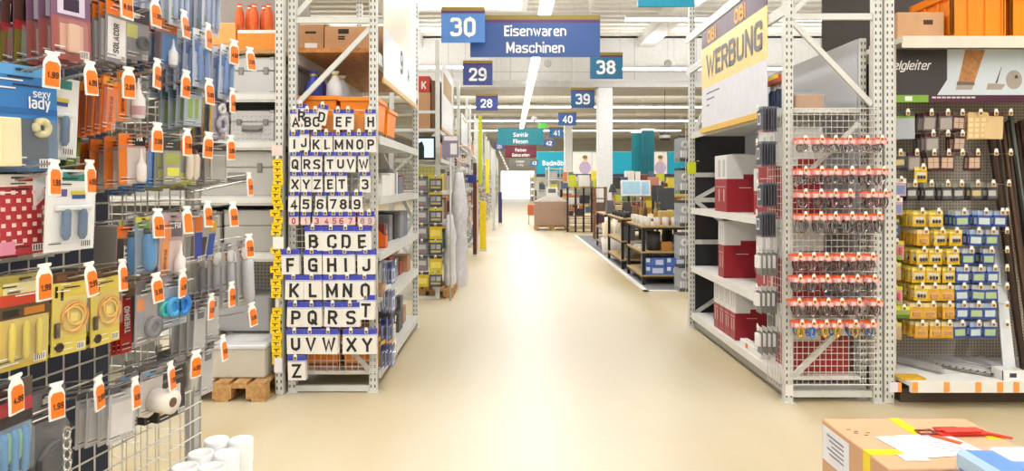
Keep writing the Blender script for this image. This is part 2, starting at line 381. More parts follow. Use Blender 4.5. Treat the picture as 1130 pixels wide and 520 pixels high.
luminaire(-3.72, -3.48, -4.5, 8.5, 4.62, 'added fluorescent line over the left shelves, out of view')
luminaire(4.48, 4.72, -4.5, 8.5, 4.62, 'added fluorescent line over the right shelves, out of view')
luminaire(2.7, 9, 15.9, 16.1, 5.45, 'cross fluorescent line above the advertising banner')
luminaire(2.9, 11, 20.4, 20.6, 5.05, 'cross fluorescent line below the white fascia')
luminaire(-7, -1.3, 20.4, 20.6, 5.1, 'cross fluorescent line above the left shelving')
for i, yy in enumerate((28, 36, 44, 52)):
    luminaire(-3, 13, yy - .15, yy + .15, 5.65, '%s cross fluorescent line beyond the white fascia' % ORD[i])
for i, yy in enumerate((25, 32, 40, 48, 58)):
    g = G().box(-16.9, 18.9, yy, yy + .3, 5.75, 6.36)
    struct('trim_%d' % (i + 3), g, mat('#c9c4ba', .7), 'grey roof beam crossing the rear hall')

# ---------------------------------------------------------------- hanging signs
def sign(name, text, px0, px1, py0, py1, Y, base, label, lines=None, stripe=('#8a7a2a', '#5a2a6a'), tsize=None, sx=.8, tcol='#f4f6f8', group=None):
    x0, x1, z0, z1 = Xa(px0, Y), Xa(px1, Y), Za(py1, Y), Za(py0, Y)
    cx = (x0 + x1) / 2; h = z1 - z0; wd = x1 - x0
    t = thing(name, label, 'sign', (cx, Y, z0), 0, group)
    part('board', G().box(-wd / 2, wd / 2, -.015, .015, 0, h), mat(base, .4, 0, .05, 2), t)
    if stripe:
        part('stripe', G().box(-wd / 2, wd / 2, -.018, .018, h * .89, h), mat(stripe[0], .4), t)
        part('stripe', G().box(-wd / 2, wd / 2, -.017, .017, h * .82, h * .89), mat(stripe[1], .4), t)
    if text:
        ls = text if isinstance(text, list) else [text]
        n = len(ls); s = tsize or (h * .74 if n == 1 else h * .36)
        for i, l in enumerate(ls):
            me = text_mesh(l, s, mat(tcol, .5, 0, 0), .028, sx)
            zc = h * .43 if n == 1 else h * (.62 - .40 * i)
            part('lettering', me, None, t, (0, -.0195, zc))
    g = G()
    for sgn in (-1, 1): g.path([(sgn * wd * .42, 0, h), (sgn * wd * .42, 0, 6.3 - z0)], .004, 4)
    part('cable', g, STEEL, t)
    return t
sign('number_sign', '30', 487, 535, 8, 47, 7.65, '#5288d4', 'lighter blue hanging aisle sign with white number thirty', sx=.9)
sign('department_sign', ['Eisenwaren', 'Maschinen'], 519, 662, 17, 63, 7.8, '#35589a', 'wide blue hanging sign reading Eisenwaren Maschinen')
sign('number_sign', '29', 511, 543.5, 67, 94, 11.4, '#3c4c90', 'dark blue hanging aisle sign with white number twenty-nine', sx=.9)
sign('number_sign', '28', 525, 549.5, 104, 122, 15, '#3c4c90', 'dark blue hanging aisle sign with white number twenty-eight', sx=.9)
sign('number_sign', '25', 545.5, 556.5, 157, 165, 34, '#4458a0', 'small distant blue hanging sign with number twenty-five', sx=.9)
sign('number_sign', '38', 651, 687, 58, 87, 10.5, '#1f6d96', 'teal blue hanging aisle sign with white number thirty-eight', sx=.9)
sign('number_sign', '39', 630, 656, 97, 119, 14.5, '#2a5a92', 'blue hanging aisle sign with white number thirty-nine', sx=.9)
sign('number_sign', '40', 616, 636, 123, 138.5, 18, '#2f5796', 'blue hanging aisle sign with white number forty', sx=.9)
sign('number_sign', '41', 606, 622, 140, 152, 23.5, '#2f6a9e', 'blue hanging aisle sign with white number forty-one', sx=.9)
sign('number_sign', '42', 599, 612, 153, 162, 29, '#35558f', 'small blue hanging aisle sign with white number forty-two', sx=.9)
sign('number_sign', '43', 585, 594, 176, 183, 38, '#2d6d9c', 'tiny distant blue hanging sign with number forty-three', sx=.9)
sign('number_sign', None, 704, 766, -40, 7.5, 6.3, '#1591b4', 'turquoise hanging sign cut off by the top of the picture')
sign('department_sign', ['Sanitär', 'Fliesen'], 549, 600, 142, 160, 21.6, '#1c7f8e', 'teal hanging sign reading Sanitär Fliesen', stripe=None)
sign('department_sign', ['Farben', 'Dekoration'], 557.5, 592, 160.5, 174, 32, '#6d2338', 'dark red hanging sign reading Farben Dekoration', stripe=None)
sign('department_sign', ['Lampen', 'Living'], 562, 586, 174.5, 184, 45, '#7a7a70', 'grey hanging sign beyond the dark red one', stripe=None)
sign('exit_sign', None, 593.5, 603.5, 136, 142, 24, '#5fc24a', 'small bright green escape sign under the roof', stripe=None)
# round sign and clock seen against the fascia
for px, py, Y, r, lab in ((604.5, 70, 18, .1, 'round grey disc hanging in front of the white fascia'), (737, 70, 18, .1, 'round grey disc hanging near the advertising banner'),
                          (589.5, 131, 30, .13, 'round grey loudspeaker hanging beyond the number signs')):
    c = P(px, py, Y)
    t = thing('hanging_disc', lab, 'ceiling fixture', c)
    part('disc', G().lathe((0, 0, 0), [(r * .9, -.03), (r, -.02), (r, .02), (r * .9, .03)], 20, 0, 'y'), mat('#a9a7a2', .6), t)
    part('cord', G().path([(0, 0, r), (0, 0, 6.3 - c.z)], .005, 4), STEEL, t)
c = P(733.5, 151, 30)
t = thing('oval_lamp', 'dark oval lamp hanging near the teal cloth banner', 'lamp', c)
part('shade', G().lathe((0, 0, 0), [(.1, -.18), (.22, -.16), (.24, 0), (.22, .16), (.1, .18)], 20), mat('#3a3a3a', .5), t)
part('band', G().lathe((0, 0, 0), [(.245, -.06), (.25, 0), (.245, .06)], 20), mat('#b9b6b0', .5), t)
part('cord', G().path([(0, 0, .15), (0, 0, 6.3 - c.z)], .01, 4), DARK, t)

# ---------------------------------------------------------------- teal header boards of the bathroom department
def header(px0, px1, Y, kind, label, text=None):
    x0, x1 = Xa(px0, Y), Xa(px1, Y); z0, z1 = Za(192, Y), Za(168, Y); wd = x1 - x0; h = z1 - z0
    t = thing('header_board', label, 'sign', ((x0 + x1) / 2, Y, 0))
    part('board', G().box(-wd / 2, wd / 2, -.04, .04, z0, z1), mat('#12a3c4' if kind == 0 else '#ecebe9', .4, 0, .06, 1), t)
    part('lower_rail', G().box(-wd / 2, wd / 2, -.06, .3, z0 - .18, z0), mat('#3c3f52', .5), t)
    part('upper_rail', G().box(-wd / 2, wd / 2, -.05, .05, z1, z1 + .05), mat('#6cc4a8', .5), t)
    for sgn in (-1, 1): part('post', G().box(sgn * (wd / 2 - .06) - .04, sgn * (wd / 2 - .06) + .04, 0, .08, 0, z0), STEEL, t)
    if text: part('lettering', text_mesh(text, .42, mat('#f2fbfd', .5, 0, 0), .05, .8), None, t, (.2, -.045, z0 + h * .5))
    if kind == 1:   # printed photograph of a person (flat print)
        g = G()
        def blob(cx, cz, rx, rz, m, n=14): g.add([(cx + rx * math.cos(2 * math.pi * k / n), -.043 - m * .0008, cz + rz * math.sin(2 * math.pi * k / n)) for k in range(n)], [tuple(range(n))], m)
        blob(.0, z0 + h * .28, .35, h * .3, 0); blob(.02, z0 + h * .66, .13, .17, 1); blob(.0, z0 + h * .77, .15, .11, 2); g.rect(wd * .26, wd * .3, z0, z1, -.044, 3)
        part('printed_photo', g, [mat('#b9a8c8', .6), mat('#e2b79a', .6), mat('#8a6a3a', .6), mat('#cfcfcf', .6)], t)
header(592, 625, 40, 0, 'turquoise header board reading Badmöbel beside the slim column', 'Badmöbe')
header(632, 659, 40, 1, 'white header board with a printed person behind the columns')
header(674, 706, 40, 0, 'plain turquoise header board beside the thick white column')
header(721, 736, 40, 1, 'narrow white header board with a printed face')
header(737, 764, 40, 0, 'plain turquoise header board next to the hanging packs')
for i, (a, b, top) in enumerate(((697, 708, 147), (708, 722, 144))):
    Y = 30 - i * .3
    g = G(); n = 8; x0, x1 = Xa(a, Y), Xa(b, Y)
    for k in range(n): 
        u0, u1 = x0 + (x1 - x0) * k / n, x0 + (x1 - x0) * (k + 1) / n
        g.box(u0, u1, Y + .02 * (k % 2), Y + .02 * (k % 2) + .02, Za(192, Y), Za(top, Y))
    t = thing('cloth_banner', ('teal cloth banner hanging beside the thick column', 'taller teal cloth banner beside the printed face')[i], 'banner', (0, 0, 0))
    part('cloth', g, mat(('#1f8a98', '#176f80')[i], .7, 0, .25, 3, .82), t)
    part('rod', G().box(x0 - .04, x1 + .04, Y - .02, Y + .05, Za(top, Y), Za(top, Y) + .08), WHITE, t)
    part('cable', G().path([((x0 + x1) / 2, Y, Za(top, Y)), ((x0 + x1) / 2, Y, 6.3)], .008, 4), STEEL, t)

# slanted maroon banner with pale dots beyond sign twenty-five
c = P(551, 167, 31); e = P(561, 188, 31)
t = thing('slanted_banner', 'slanted maroon banner with pale dots below the distant blue sign', 'banner', (0, 0, 0))
part('cloth', G().bar(c, e, .02, .34, 0, (0, 1, 0)).xform(Matrix.Identity(4)), mat('#6d2338', .6), t)
g = G()
for k in range(7):
    p = c.lerp(e, (k + .5) / 7); g.lathe((p.x, 30.8, p.z), [(.05, 0), (.05, .01)], 8, 0, 'y')
part('dot', g, WHITE, t)['kind'] = 'stuff'
part('cable', G().path([c, (c.x, c.y, 6.3)], .008, 4), STEEL, t)
# ================================================================ shelving
SLOT = mat('#4a4846', .7)
def post(parent, x, y, z0, z1, wd=.06, dp=.05, slots=True, mt=RACK, face=-1, pitch=.05):
    p = part('post', G().cbox(x - wd / 2, x + wd / 2, y - dp / 2, y + dp / 2, z0, z1, .004), mt, parent)
    if slots:
        g = G(); n = int((z1 - z0) / pitch)
        for i in range(n):
            z = z0 + .04 + i * pitch
            for sx in ((-.25, .25) if wd > .045 else (0,)):
                g.box(x + sx * wd - .0045, x + sx * wd + .0045, y + face * dp / 2 - .0015, y + face * dp / 2 + .001, z, z + pitch * .45)
        part('slots', g, SLOT, p)['kind'] = 'stuff'
    return p
def end_frame(parent, x0, x1, y, zs, diag, wd=.045, mt=RACK):
    """horizontals at heights zs and diagonals [(za, zb)] left->right between two posts"""
    for z in zs: part('crossbar', G().bar((x0, y, z), (x1, y, z), .03, wd), mt, parent)
    for (za, zb) in diag: part('brace', G().bar((x0, y, za), (x1, y, zb), .025, wd * .85), mt, parent)
def wire_grid(x0, x1, z0, z1, nx, nz, r=.0025, rim=.004, y=0):
    g = G()
    for i in range(nx + 1):
        x = x0 + (x1 - x0) * i / nx; g.path([(x, y, z0), (x, y, z1)], rim if i in (0, nx) else r, 4)
    for j in range(nz + 1):
        z = z0 + (z1 - z0) * j / nz; g.path([(x0, y - r * 2, z), (x1, y - r * 2, z)], rim if j in (0, nz) else r, 4)
    return g
def shelf(parent, x0, x1, y0, y1, z, th=.035, lip=.05, mt=RACK, lips='x1', ticket=None):
    s = part('shelf', G().box(x0, x1, y0, y1, z - th, z), mt, parent)
    e = .012
    if lips == 'x1': part('front_lip', G().box(x1, x1 + e, y0, y1, z - lip, z + .005), mt, s)
    if lips == 'x0': part('front_lip', G().box(x0 - e, x0, y0, y1, z - lip, z + .005), mt, s)
    if lips == 'y0': part('front_lip', G().box(x0, x1, y0 - e, y0, z - lip, z + .005), mt, s)
    return s

# ---------------------------------------------------------------- the rack with the letter cards (left of the aisle)
LX0, LX1, LY0, LY1 = -1.70, -1.02, 5.22, 7.58
rk = thing('end_rack', 'white steel end rack carrying the letter cards', 'rack', (0, 0, 0))
for (x, y) in ((LX0 + .03, LY0 + .03), (LX1 - .03, LY0 + .03), (LX0 + .03, LY1), (LX1 - .03, LY1)): post(rk, x, y, 0, 3.6, .06, .055)
zf = lambda py: Za(py, LY0)
end_frame(rk, LX0 + .06, LX1 - .06, LY0 + .03, (zf(21.5), .03), [(zf(115), zf(31)), (zf(390), zf(415) - .0)][:1] + [(zf(15), zf(-75))])
part('brace', G().bar((LX1 - .06, LY0 + .06, zf(412)), (LX1 - .28, LY0 + .06, zf(378)), .02, .035), RACK, rk)
end_frame(rk, LX0 + .06, LX1 - .06, LY1, (.1, 1.2, 2.4, 3.4), [(.1, 1.2), (2.4, 1.2), (2.4, 3.4)])
LZ = (1.97, 1.50, 1.06, .67, .15)
for z in LZ: shelf(rk, LX0 + .05, LX1, LY0 + .08, LY1 - .06, z, .03, .06)
zb = zf(56)
wb = part('wood_deck', G().box(LX0 + .01, LX1 - .02, LY0 + .06, LY1 + .02, zb, zb + .035), WOODB, rk, label='orange-brown chipboard deck')
for x in (LX0 + .03, LX1 - .02): part('beam', G().box(x - .025, x + .025, LY0 + .06, LY1, zb - .09, zb), RACK, rk)
part('beam', G().box(LX1 - .045, LX1 + .005, LY0 + .06, LY1, 3.3, 3.4), RACK, rk)
part('back_panel', G().box(LX0 - .005, LX0 + .01, LY0 + .1, LY1 - .05, .1, 2.5), pegboard('#9a9892', '#5a5856'), rk)
# feet
for (x, y) in ((LX0 + .03, LY0 + .03), (LX1 - .03, LY0 + .03), (LX1 - .03, LY1)): part('foot', G().box(x - .042, x + .042, y - .04, y + .04, 0, .008), RACK, rk)
# wire panel with letters
part('wire_panel', wire_grid(Xa(319, 5.2), Xa(416, 5.2), zf(411), zf(122), 14, 42, .0026, .004), MESHW, rk, (0, LY0 - .012, 0), label='white wire grid hung with letter cards')

# ---------------------------------------------------------------- the rack with red and white boxes (right of the aisle)
RX0, RX1, RY0, RY1 = 2.0, 2.72, 4.98, 7.64
rr = thing('end_rack', 'white steel end rack holding red and white boxes', 'rack', (0, 0, 0))
for (x, y) in ((RX0 + .035, RY0 + .03), (RX1 - .035, RY0 + .03), (RX0 + .03, RY1), (RX1 - .03, RY1)): post(rr, x, y, 0, 3.7, .065, .055)
zr = lambda py: Za(py, RY0)
end_frame(rr, RX0 + .07, RX1 - .07, RY0 + .03, (zr(17.5), .06), [(zr(23), zr(115)), (zr(418), zr(330)), (zr(13), zr(-75))])
part('brace', G().bar((RX0 + .1, RY0 + .06, zr(205)), (RX1 - .15, RY0 + .06, zr(135)), .02, .03), RACK, rr)
end_frame(rr, RX0 + .06, RX1 - .06, RY1, (.12, .95, 1.42, 1.7, 2.2, 3.3), [(.15, .55), (1.42, .95), (1.42, 1.75), (2.2, 3.3)], .05)
part('back_board', G().box(RX0 + .06, RX1 - .05, RY1 + .02, RY1 + .04, .1, 2.15), mat('#26252a', .6), rr, label='black board closing the far end')
RZ = (2.16, 1.33, .69, .17)
for z in RZ: shelf(rr, RX0 + .02, RX1 - .12, RY0 + .1, RY1 - .06, z, .03, .06, WHITE if z < 2 else RACK, 'x0')
part('plinth', G().box(RX0 + .05, RX1 - .12, RY0 + .1, RY1, .02, .11), mat('#a9a8a6', .5), rr)
part('back_panel', G().box(2.61, 2.625, RY0 + .16, RY1 - .05, .1, 2.69), pegboard('#c6ccd6', '#8a909c'), rr, label='pale grey punched back panel')
post(rr, 2.64, RY0 + .14, .05, 2.69, .05, .03)
for z in (2.88, 3.24): part('beam', G().box(RX0 - .005, RX0 + .03, RY0, RY1 + .1, z - .05, z + .03), RACK, rr)
part('cap', G().box(RX0 + .08, RX0 + .1, RY1 - .06, RY1 - .03, 1.85, 1.86), YELLOW, rr)
part('tie', G().box(RX0 - .01, RX0 + .07, RY1 - .035, RY1 + .03, Za(192, RY1), Za(179, RY1)), mat('#d8e021', .5), rr, label='lime yellow strap')
for (x, y) in ((RX0 + .035, RY0 + .03), (RX1 - .035, RY0 + .03), (RX0 + .03, RY1)): part('foot', G().box(x - .038, x + .038, y - .05, y + .05, 0, .008), RACK, rr)
part('ticket', G().rect(RX0 + .01, RX0 + .065, zr(437), zr(425), RY0 - .0), WHITE, rr)
part('wire_panel', wire_grid(Xa(873, 4.97), Xa(968, 4.97), zr(424), zr(120), 15, 44, .0026, .004), MESHW, rr, (0, RY0 - .014, 0))
part('wire_panel', wire_grid(.0, .30, zr(432), zr(125), 6, 40, .0022, .003), MESHW, rr, (RX0 - .008, RY0, 0), (0, 0, R(90)))

# ---------------------------------------------------------------- shelf row at the right edge (pegboard with hooks)
SY = 5.55            # pegboard plane
s3 = thing('shelf_unit', 'cream wall shelf with punched back panel and hooks', 'shelf', (0, 0, 0))
post(s3, Xa(981, 4.98), 5.0, 0, 3.7, .07, .06, True, RACK)
part('back_panel', G().box(2.86, 6.2, SY, SY + .02, .1, 2.3), pegboard('#bdb3a5', '#7d7366'), s3)
part('side_panel', G().box(2.655, 2.85, 5.04, 5.052, .1, 2.62), CREAM, s3)
part('dark_board', G().box(2.70, 6.2, SY + .35, SY + .37, 2.2, 4.2), mat('#37322f', .7), s3, label='dark brown upper board')
sh = part('shelf', G().box(2.84, 6.2, 4.95, SY + .3, Za(40.5, 4.95) - .04, Za(40.5, 4.95)), CREAM, s3)
part('front_lip', G().box(2.84, 6.2, 4.935, 4.95, Za(53, 4.95), Za(40.5, 4.95) + .003), CREAM, sh)
zt = .19
tr = part('tray', G().box(2.84, 6.2, 4.86, SY, zt - .03, zt), WHITE, s3)
part('front_lip', G().box(2.84, 6.2, 4.835, 4.86, zt - .07, zt + .01), WHITE, tr)
part('plinth', G().box(2.86, 6.2, 5.0, SY, 0, .1), mat('#5a4c40', .7), s3)
g = G()
for px in (992, 1010, 1045, 1080, 1104, 1122): g.rect(Xa(px - 3.2, 4.83), Xa(px + 3.2, 4.83), zt - .065, zt + .005, 4.832)
part('price_label', g, mat('#f2a24a', .5), tr)['kind'] = 'stuff'
part('poster', G().rect(Xa(982, 4.83), Xa(991, 4.83), zt - .065, zt + .005, 4.831), mat('#e4dfe8', .5), tr)
t = thing('header_sign', 'dark header sign reading Möbelgleiter with furniture glides pictured', 'sign', (0, 0, 0))
y = 5.07; z0, z1 = Za(105, y), Za(54.5, y)
part('board', G().box(2.86, 6.2, y, y + .02, z0, z1), mat('#3b3637', .5), t)
g = G(); xa = Xa(1045, y); xb = Xa(1034, y); zm = Za(88, y)
g.add([(xb, y - .002, z0), (5.0, y - .002, z0), (5.0, y - .002, z1), (xa, y - .002, z1), (xa, y - .002, zm)], [(0, 1, 2, 3, 4)])
part('picture_ground', g, mat('#c9d3dc', .5, 0, .08, 2), t)
g = G()   # flat print: table leg with glide, nail glide, round pad
def pxq(pts, m, d): g.add([(Xa(a, y), y - d, Za(b, y)) for a, b in pts], [tuple(range(len(pts)))], m)
pxq([(1057, 91), (1075, 91), (1087, 55), (1065, 55)], 0, .003)
pxq([(1054, 99), (1072, 99), (1075, 92), (1057, 92)], 1, .004); pxq([(1055, 94), (1075, 94), (1075, 91), (1056, 90)], 2, .005)
pxq([(1088, 99), (1105, 99), (1109, 93), (1090, 92)], 1, .003); pxq([(1098, 92), (1100, 92), (1105, 74), (1104.5, 74)], 3, .004)
n = 18; pxq([(1118.5 + 9 * math.cos(2 * math.pi * k / n), 88 + 10.5 * math.sin(2 * math.pi * k / n)) for k in range(n)], 1, .004)
pxq([(1121 + 2 * math.cos(2 * math.pi * k / n), 85 + 2 * math.sin(2 * math.pi * k / n)) for k in range(n)], 3, .005)
part('printed_photo', g, [wood('#c08a58', '#a46f40'), mat('#a59a90', .6), mat('#6b6058', .6), mat('#4a4440', .6)], t)
part('lettering', text_mesh('Möbelgleiter', .098, mat('#e6e6e6', .5, 0, 0), .02, .82, .3), None, t, (Xa(995, y), y - .003, Za(72, y)))
s_ = part('lower_strip', G().box(2.86, 6.2, y - .004, y + .02, Za(113, y), z0), mat('#4e2238', .5), t)
part('green_field', G().rect(2.86, Xa(1024, y), Za(113, y), z0, y - .006), mat('#78a53a', .5), s_)
part('icon', G().rect(Xa(998, y), Xa(1006, y), Za(111.5, y), Za(106.5, y), y - .008), mat('#dfe6d8', .5), s_)
g = G()
for k in range(9): g.rect(Xa(1028 + k * 5.4, y), Xa(1032.4 + k * 5.4, y), Za(108.6, y), Za(106.8, y), y - .006)
part('small_print', g, mat('#d9c7cf', .5, 0, 0), s_)['kind'] = 'stuff'

# ---------------------------------------------------------------- shelf row at the left (metal cases)
s4 = thing('shelf_unit', 'grey shelf unit stacked with aluminium tool cases', 'shelf', (0, 0, 0))
post(s4, Xa(309.5, 5.2), 5.2, 0, 3.7, .062, .06)
post(s4, Xa(309.5, 5.2) - 2.55, 5.2, 0, 3.7, .062, .06)
CY = 5.35
for i, py in enumerate((107, 160, 221, 283)):
    z = Za(py - 4, CY)
    s = shelf(s4, -4.35, -1.78, CY, CY + .62, z, .03, .07, mat('#cfcfcc', .4, .1), 'y0')
    part('price_rail', G().box(-4.35, -1.79, CY - .02, CY - .012, z - .05, z - .01), mat('#dededc', .4), s)
zc = [Za(py - 4, CY) for py in (107, 160, 221, 283)]
part('back_panel', G().box(-4.4, -1.76, CY + .64, CY + .66, 0, 3.4), mat('#8f8d8a', .6), s4)
part('upper_deck', G().box(-4.35, -1.78, CY - .02, CY + .64, Za(55, CY) - .03, Za(55, CY)), PALLET, s4)
part('lower_panel', G().box(-2.95, -1.8, CY + .5, CY + .52, Za(345, CY), zc[3] - .05), pegboard('#b4b2ae', '#7a7874', .03), s4)
# ================================================================ hooks, tags and hanging packs
_MESH = {}
def cached(key, fn):
    if key not in _MESH: _MESH[key] = fn()
    return _MESH[key]
def tag_outline(wd, h):
    w2 = wd / 2
    return [(-w2, 0), (w2, 0), (w2, h * .66), (w2 * .82, h * .78), (w2 * .56, h * .85), (w2 * .56, h * .9), (w2 * .85, h * .93), (w2 * .85, h),
            (-w2 * .85, h), (-w2 * .85, h * .93), (-w2 * .56, h * .9), (-w2 * .56, h * .85), (-w2 * .82, h * .78), (-w2, h * .66)]
def hook(tip, rz, length, label, group, price=None, wd=.035, th=.074, col=TAGO, rise=.2, double=True, r=.002, single_tag=False, mount=None):
    """a display hook: base at the panel, tip with its price tag; local -Y points out of the panel"""
    t = thing('display_hook', label, 'hook', tip, rz, group)
    key = ('hookwire', length, rise, double, r)
    def mk():
        g = G()
        if double:
            for sx in (-.006, .006): g.path([(sx, length, -length * rise), (sx, .012, -.012 * rise)], r, 5)
            g.path([(-.006, .012, -.012 * rise), (0, 0, 0), (.006, .012, -.012 * rise)], r, 5)
            g.path([(0, length, -length * rise + .02), (0, length * .35, -length * rise * .35 + .024), (0, .004, .018)], r * .9, 5)
            g.box(-.012, .012, length - .004, length, -length * rise - .012, -length * rise + .03)
        else:
            g.path([(0, length, -length * rise), (0, 0, 0)], r, 4)
            g.box(-.008, .008, length - .004, length, -length * rise - .01, -length * rise + .012)
        return g.mesh('wire', WIRE)
    part('wire', cached(key, mk), None, t)
    if single_tag:
        def mk2(): 
            g = G(); g.poly([(x, z - th * .55) for x, z in tag_outline(wd, th)], -.003, .001, 0)
            g.rect(-wd * .42, wd * .42, -th * .52, -th * .02, -.0035, 1)
            g.rect(-wd * .2, wd * .25, -th * .36, -th * .2, -.004, 2)
            return g.mesh('price_tag', [TAGW, col, INK])
        part('price_tag', cached(('tag1', wd, th, col.name), mk2), None, t, (0, -.002, .012))
        return t
    tg = part('tag_holder', cached(('tagh', wd, th), lambda: G().poly([(x, z - th) for x, z in tag_outline(wd, th)], -.003, .001).mesh('tag_holder', TAGW)), None, t, (0, -.003, .026), (random.uniform(-.12, .05), random.uniform(-.08, .08), random.uniform(-.25, .25)))
    lb = part('price_label', cached(('tagl', wd, th, col.name), lambda: G().poly([(-wd * .42, -th * .94), (wd * .42, -th * .94), (wd * .42, -th * .38), (wd * .26, -th * .28), (-wd * .26, -th * .28), (-wd * .42, -th * .38)], -.0045, -.003).mesh('price_label', col)), None, tg)
    if price: part('lettering', text_mesh(price, wd * .5, INK, .02, .75), None, lb, (0, -.0055, -th * .64))
    return t

PROTO = {}; DEPTH = {}; BACK = {}; FINE = [False]
def pack(style, w_, h_, base, prints=(), texts=(), blister=None, product=None, th=.003, rough=.35, hole=True, box=None, tsx=.75):
    """register a hanging pack: parts as (name, mesh). Origin at the hang hole, card faces -Y.
    prints (x0,x1,t0,t1,colour) and texts (s,x,t,size,colour,vertical) in card fractions, t counted from the top"""
    X = lambda f: f * w_; Zf = lambda t: .016 - t * h_
    parts = []; mats = [mat(base, rough)]; g = G()
    if box: g.cbox(-w_ / 2, w_ / 2, 0, box, Zf(1), Zf(.12), .002); g.box(-w_ * .3, w_ * .3, 0, .001, Zf(.12), Zf(0))
    else:
        zt = Zf(0); c = min(w_, h_) * .06
        g.poly([(-w_ / 2, Zf(1)), (w_ / 2, Zf(1)), (w_ / 2, zt - c), (w_ / 2 - c, zt), (-w_ / 2 + c, zt), (-w_ / 2, zt - c)], 0, th)
    for i, (a, b, t0, t1, c) in enumerate(prints):
        m = mat(c, rough)
        if m not in mats: mats.append(m)
        g.rect(X(a), X(b), Zf(t1), Zf(t0), -.0004 - .00015 * i, mats.index(m))
    if FINE[0]:      # small print, barcode and hang slot of the packs close to the camera
        fr = random.Random(style); dk = mat('#2a2628', .5); lt = mat('#efece8', .5)
        for m in (dk, lt):
            if m not in mats: mats.append(m)
        d, l = mats.index(dk), mats.index(lt)
        g.rect(X(-.12), X(.12), Zf(.055), Zf(.03), -.0018, d)
        for k in range(4):
            t_ = .10 + .035 * k + fr.uniform(0, .01); a = fr.uniform(-.44, -.1); g.rect(X(a), X(a + fr.uniform(.2, .5)), Zf(t_ + .014), Zf(t_), -.002, l if k % 2 else d)
        for k in range(3):
            t_ = .86 + .035 * k; g.rect(X(-.44), X(-.44 + fr.uniform(.25, .6)), Zf(t_ + .012), Zf(t_), -.002, d if k % 2 else l)
        g.rect(X(.2), X(.44), Zf(.97), Zf(.88), -.0019, l)
        for k in range(5): g.rect(X(.22 + .042 * k), X(.24 + .042 * k), Zf(.96), Zf(.89), -.0022, d)
    parts.append(('card', g.mesh('card', mats)))
    if texts:
        g = G(); mats = []
        for (s, x, t_, size, c, vert) in texts:
            m = mat(c, .5, 0, 0)
            if m not in mats: mats.append(m)
            text_g(g, s, size, X(x), Zf(t_), -.0024, mats.index(m), .03, tsx, vert)
        parts.append(('lettering', g.mesh('lettering', mats)))
    if product:
        for nm, fn, mt in product:
            g = G(); fn(g, X, Zf); parts.append((nm, g.mesh(nm, mt)))
    if blister:
        a, b, t0, t1, d = blister; x0, x1, z0, z1 = X(a), X(b), Zf(t1), Zf(t0); k = min(d * .5, (x1 - x0) * .2)
        g = G(); g.add([(x0, -.001, z0), (x1, -.001, z0), (x1, -.001, z1), (x0, -.001, z1), (x0 + k, -d, z0 + k), (x1 - k, -d, z0 + k), (x1 - k, -d, z1 - k), (x0 + k, -d, z1 - k)],
                       [(4, 5, 6, 7), (0, 1, 5, 4), (1, 2, 6, 5), (2, 3, 7, 6), (3, 0, 4, 7)])
        parts.append(('blister', g.mesh('blister', CLEAR)))
    PROTO[style] = parts
    ys = [v.co.y for _, me in parts for v in me.vertices]; DEPTH[style] = max(ys) - min(ys); BACK[style] = max(ys)
def place(style, name, loc, rz, label, cat, group, tilt=(0, 0)):
    parts = PROTO[style]
    if len(parts) == 1:
        return tag(link(name, parts[0][1], None, loc, (tilt[0], tilt[1], rz)), label, cat, group)
    t = thing(name, label, cat, loc, 0, group, (tilt[0], tilt[1], rz))
    for nm, me in parts: link(nm, me, t)
    return t
# product shapes used inside blisters
def rods(n, w0, r, t0, t1):
    def f(g, X, Z):
        for i in range(n): x = X(w0 * (i - (n - 1) / 2)); g.lathe((x, -r * 1.2, 0), [(r * .5, Z(t1)), (r, Z(t1) + r), (r, Z(t0) - .01), (r * .6, Z(t0))], 8)
    return f
def bottle(x, r, t0, t1):
    def f(g, X, Z):
        h = Z(t0) - Z(t1); z = Z(t1); g.lathe((X(x), -r * 1.05, z), [(r * .9, 0), (r, .005), (r, h * .5), (r * .45, h * .62), (r * .42, h * .7), (r * .28, h * .72), (r * .12, h)], 10)
    return f
def ring(x, t, R_, r):
    def f(g, X, Z): g.path([(X(x) + R_ * math.cos(a * math.pi / 8), -r * 1.3, Z(t) + R_ * math.sin(a * math.pi / 8)) for a in range(16)], r, 6, 0, True)
    return f
def slab(a, b, t0, t1, d):
    def f(g, X, Z): g.cbox(X(a), X(b), -d, -.001, Z(t1), Z(t0), .002)
    return f
def roll(x, t, r, d):
    def f(g, X, Z): g.lathe((X(x), 0, Z(t)), [(r * .55, -.002), (r, -.002), (r, -d), (r * .55, -d), (r * .55, -d * .6)], 16, 0, 'y')
    return f

# ---------------------------------------------------------------- near wire display at the left edge
DU = Vector((-.152, -.988, 0)); DN = Vector((.988, -.152, 0)); DO = Vector((-1.0, 2.2, 0)); DRZ = math.atan2(.988, .152)
HL = .20; RISE = .2
wd_ = thing('wire_display', 'tall wire grid display crowded with hanging blister packs', 'display', DO, DRZ)
# local +X = away from the camera along the panel, local -Y = out to the aisle
part('front_grid', wire_grid(-1.3, 0, .1, 2.9, 26, 56, .0027, .004), MESHW, wd_)
part('end_grid', wire_grid(-.0, .42, .1, 2.9, 8, 56, .0022, .004), MESHW, wd_, (0, 0, 0), (0, 0, R(90)))
part('core_board', G().box(-1.3, -.2, .16, .18, .1, 2.9), mat('#2c3348', .6), wd_, label='dark blue board inside the display')
part('corner_post', G().box(-.03, .0, .0, .03, 0, 2.9), STEEL, wd_)
part('corner_post', G().box(-.03, .0, .40, .43, 0, 2.9), STEEL, wd_)
part('base', G().box(-1.3, .0, .0, .45, 0, .09), STEEL, wd_)
part('cross_rail', G().box(-.40, 0, .02, .035, .60, .64), mat('#8e8c8a', .5), wd_)

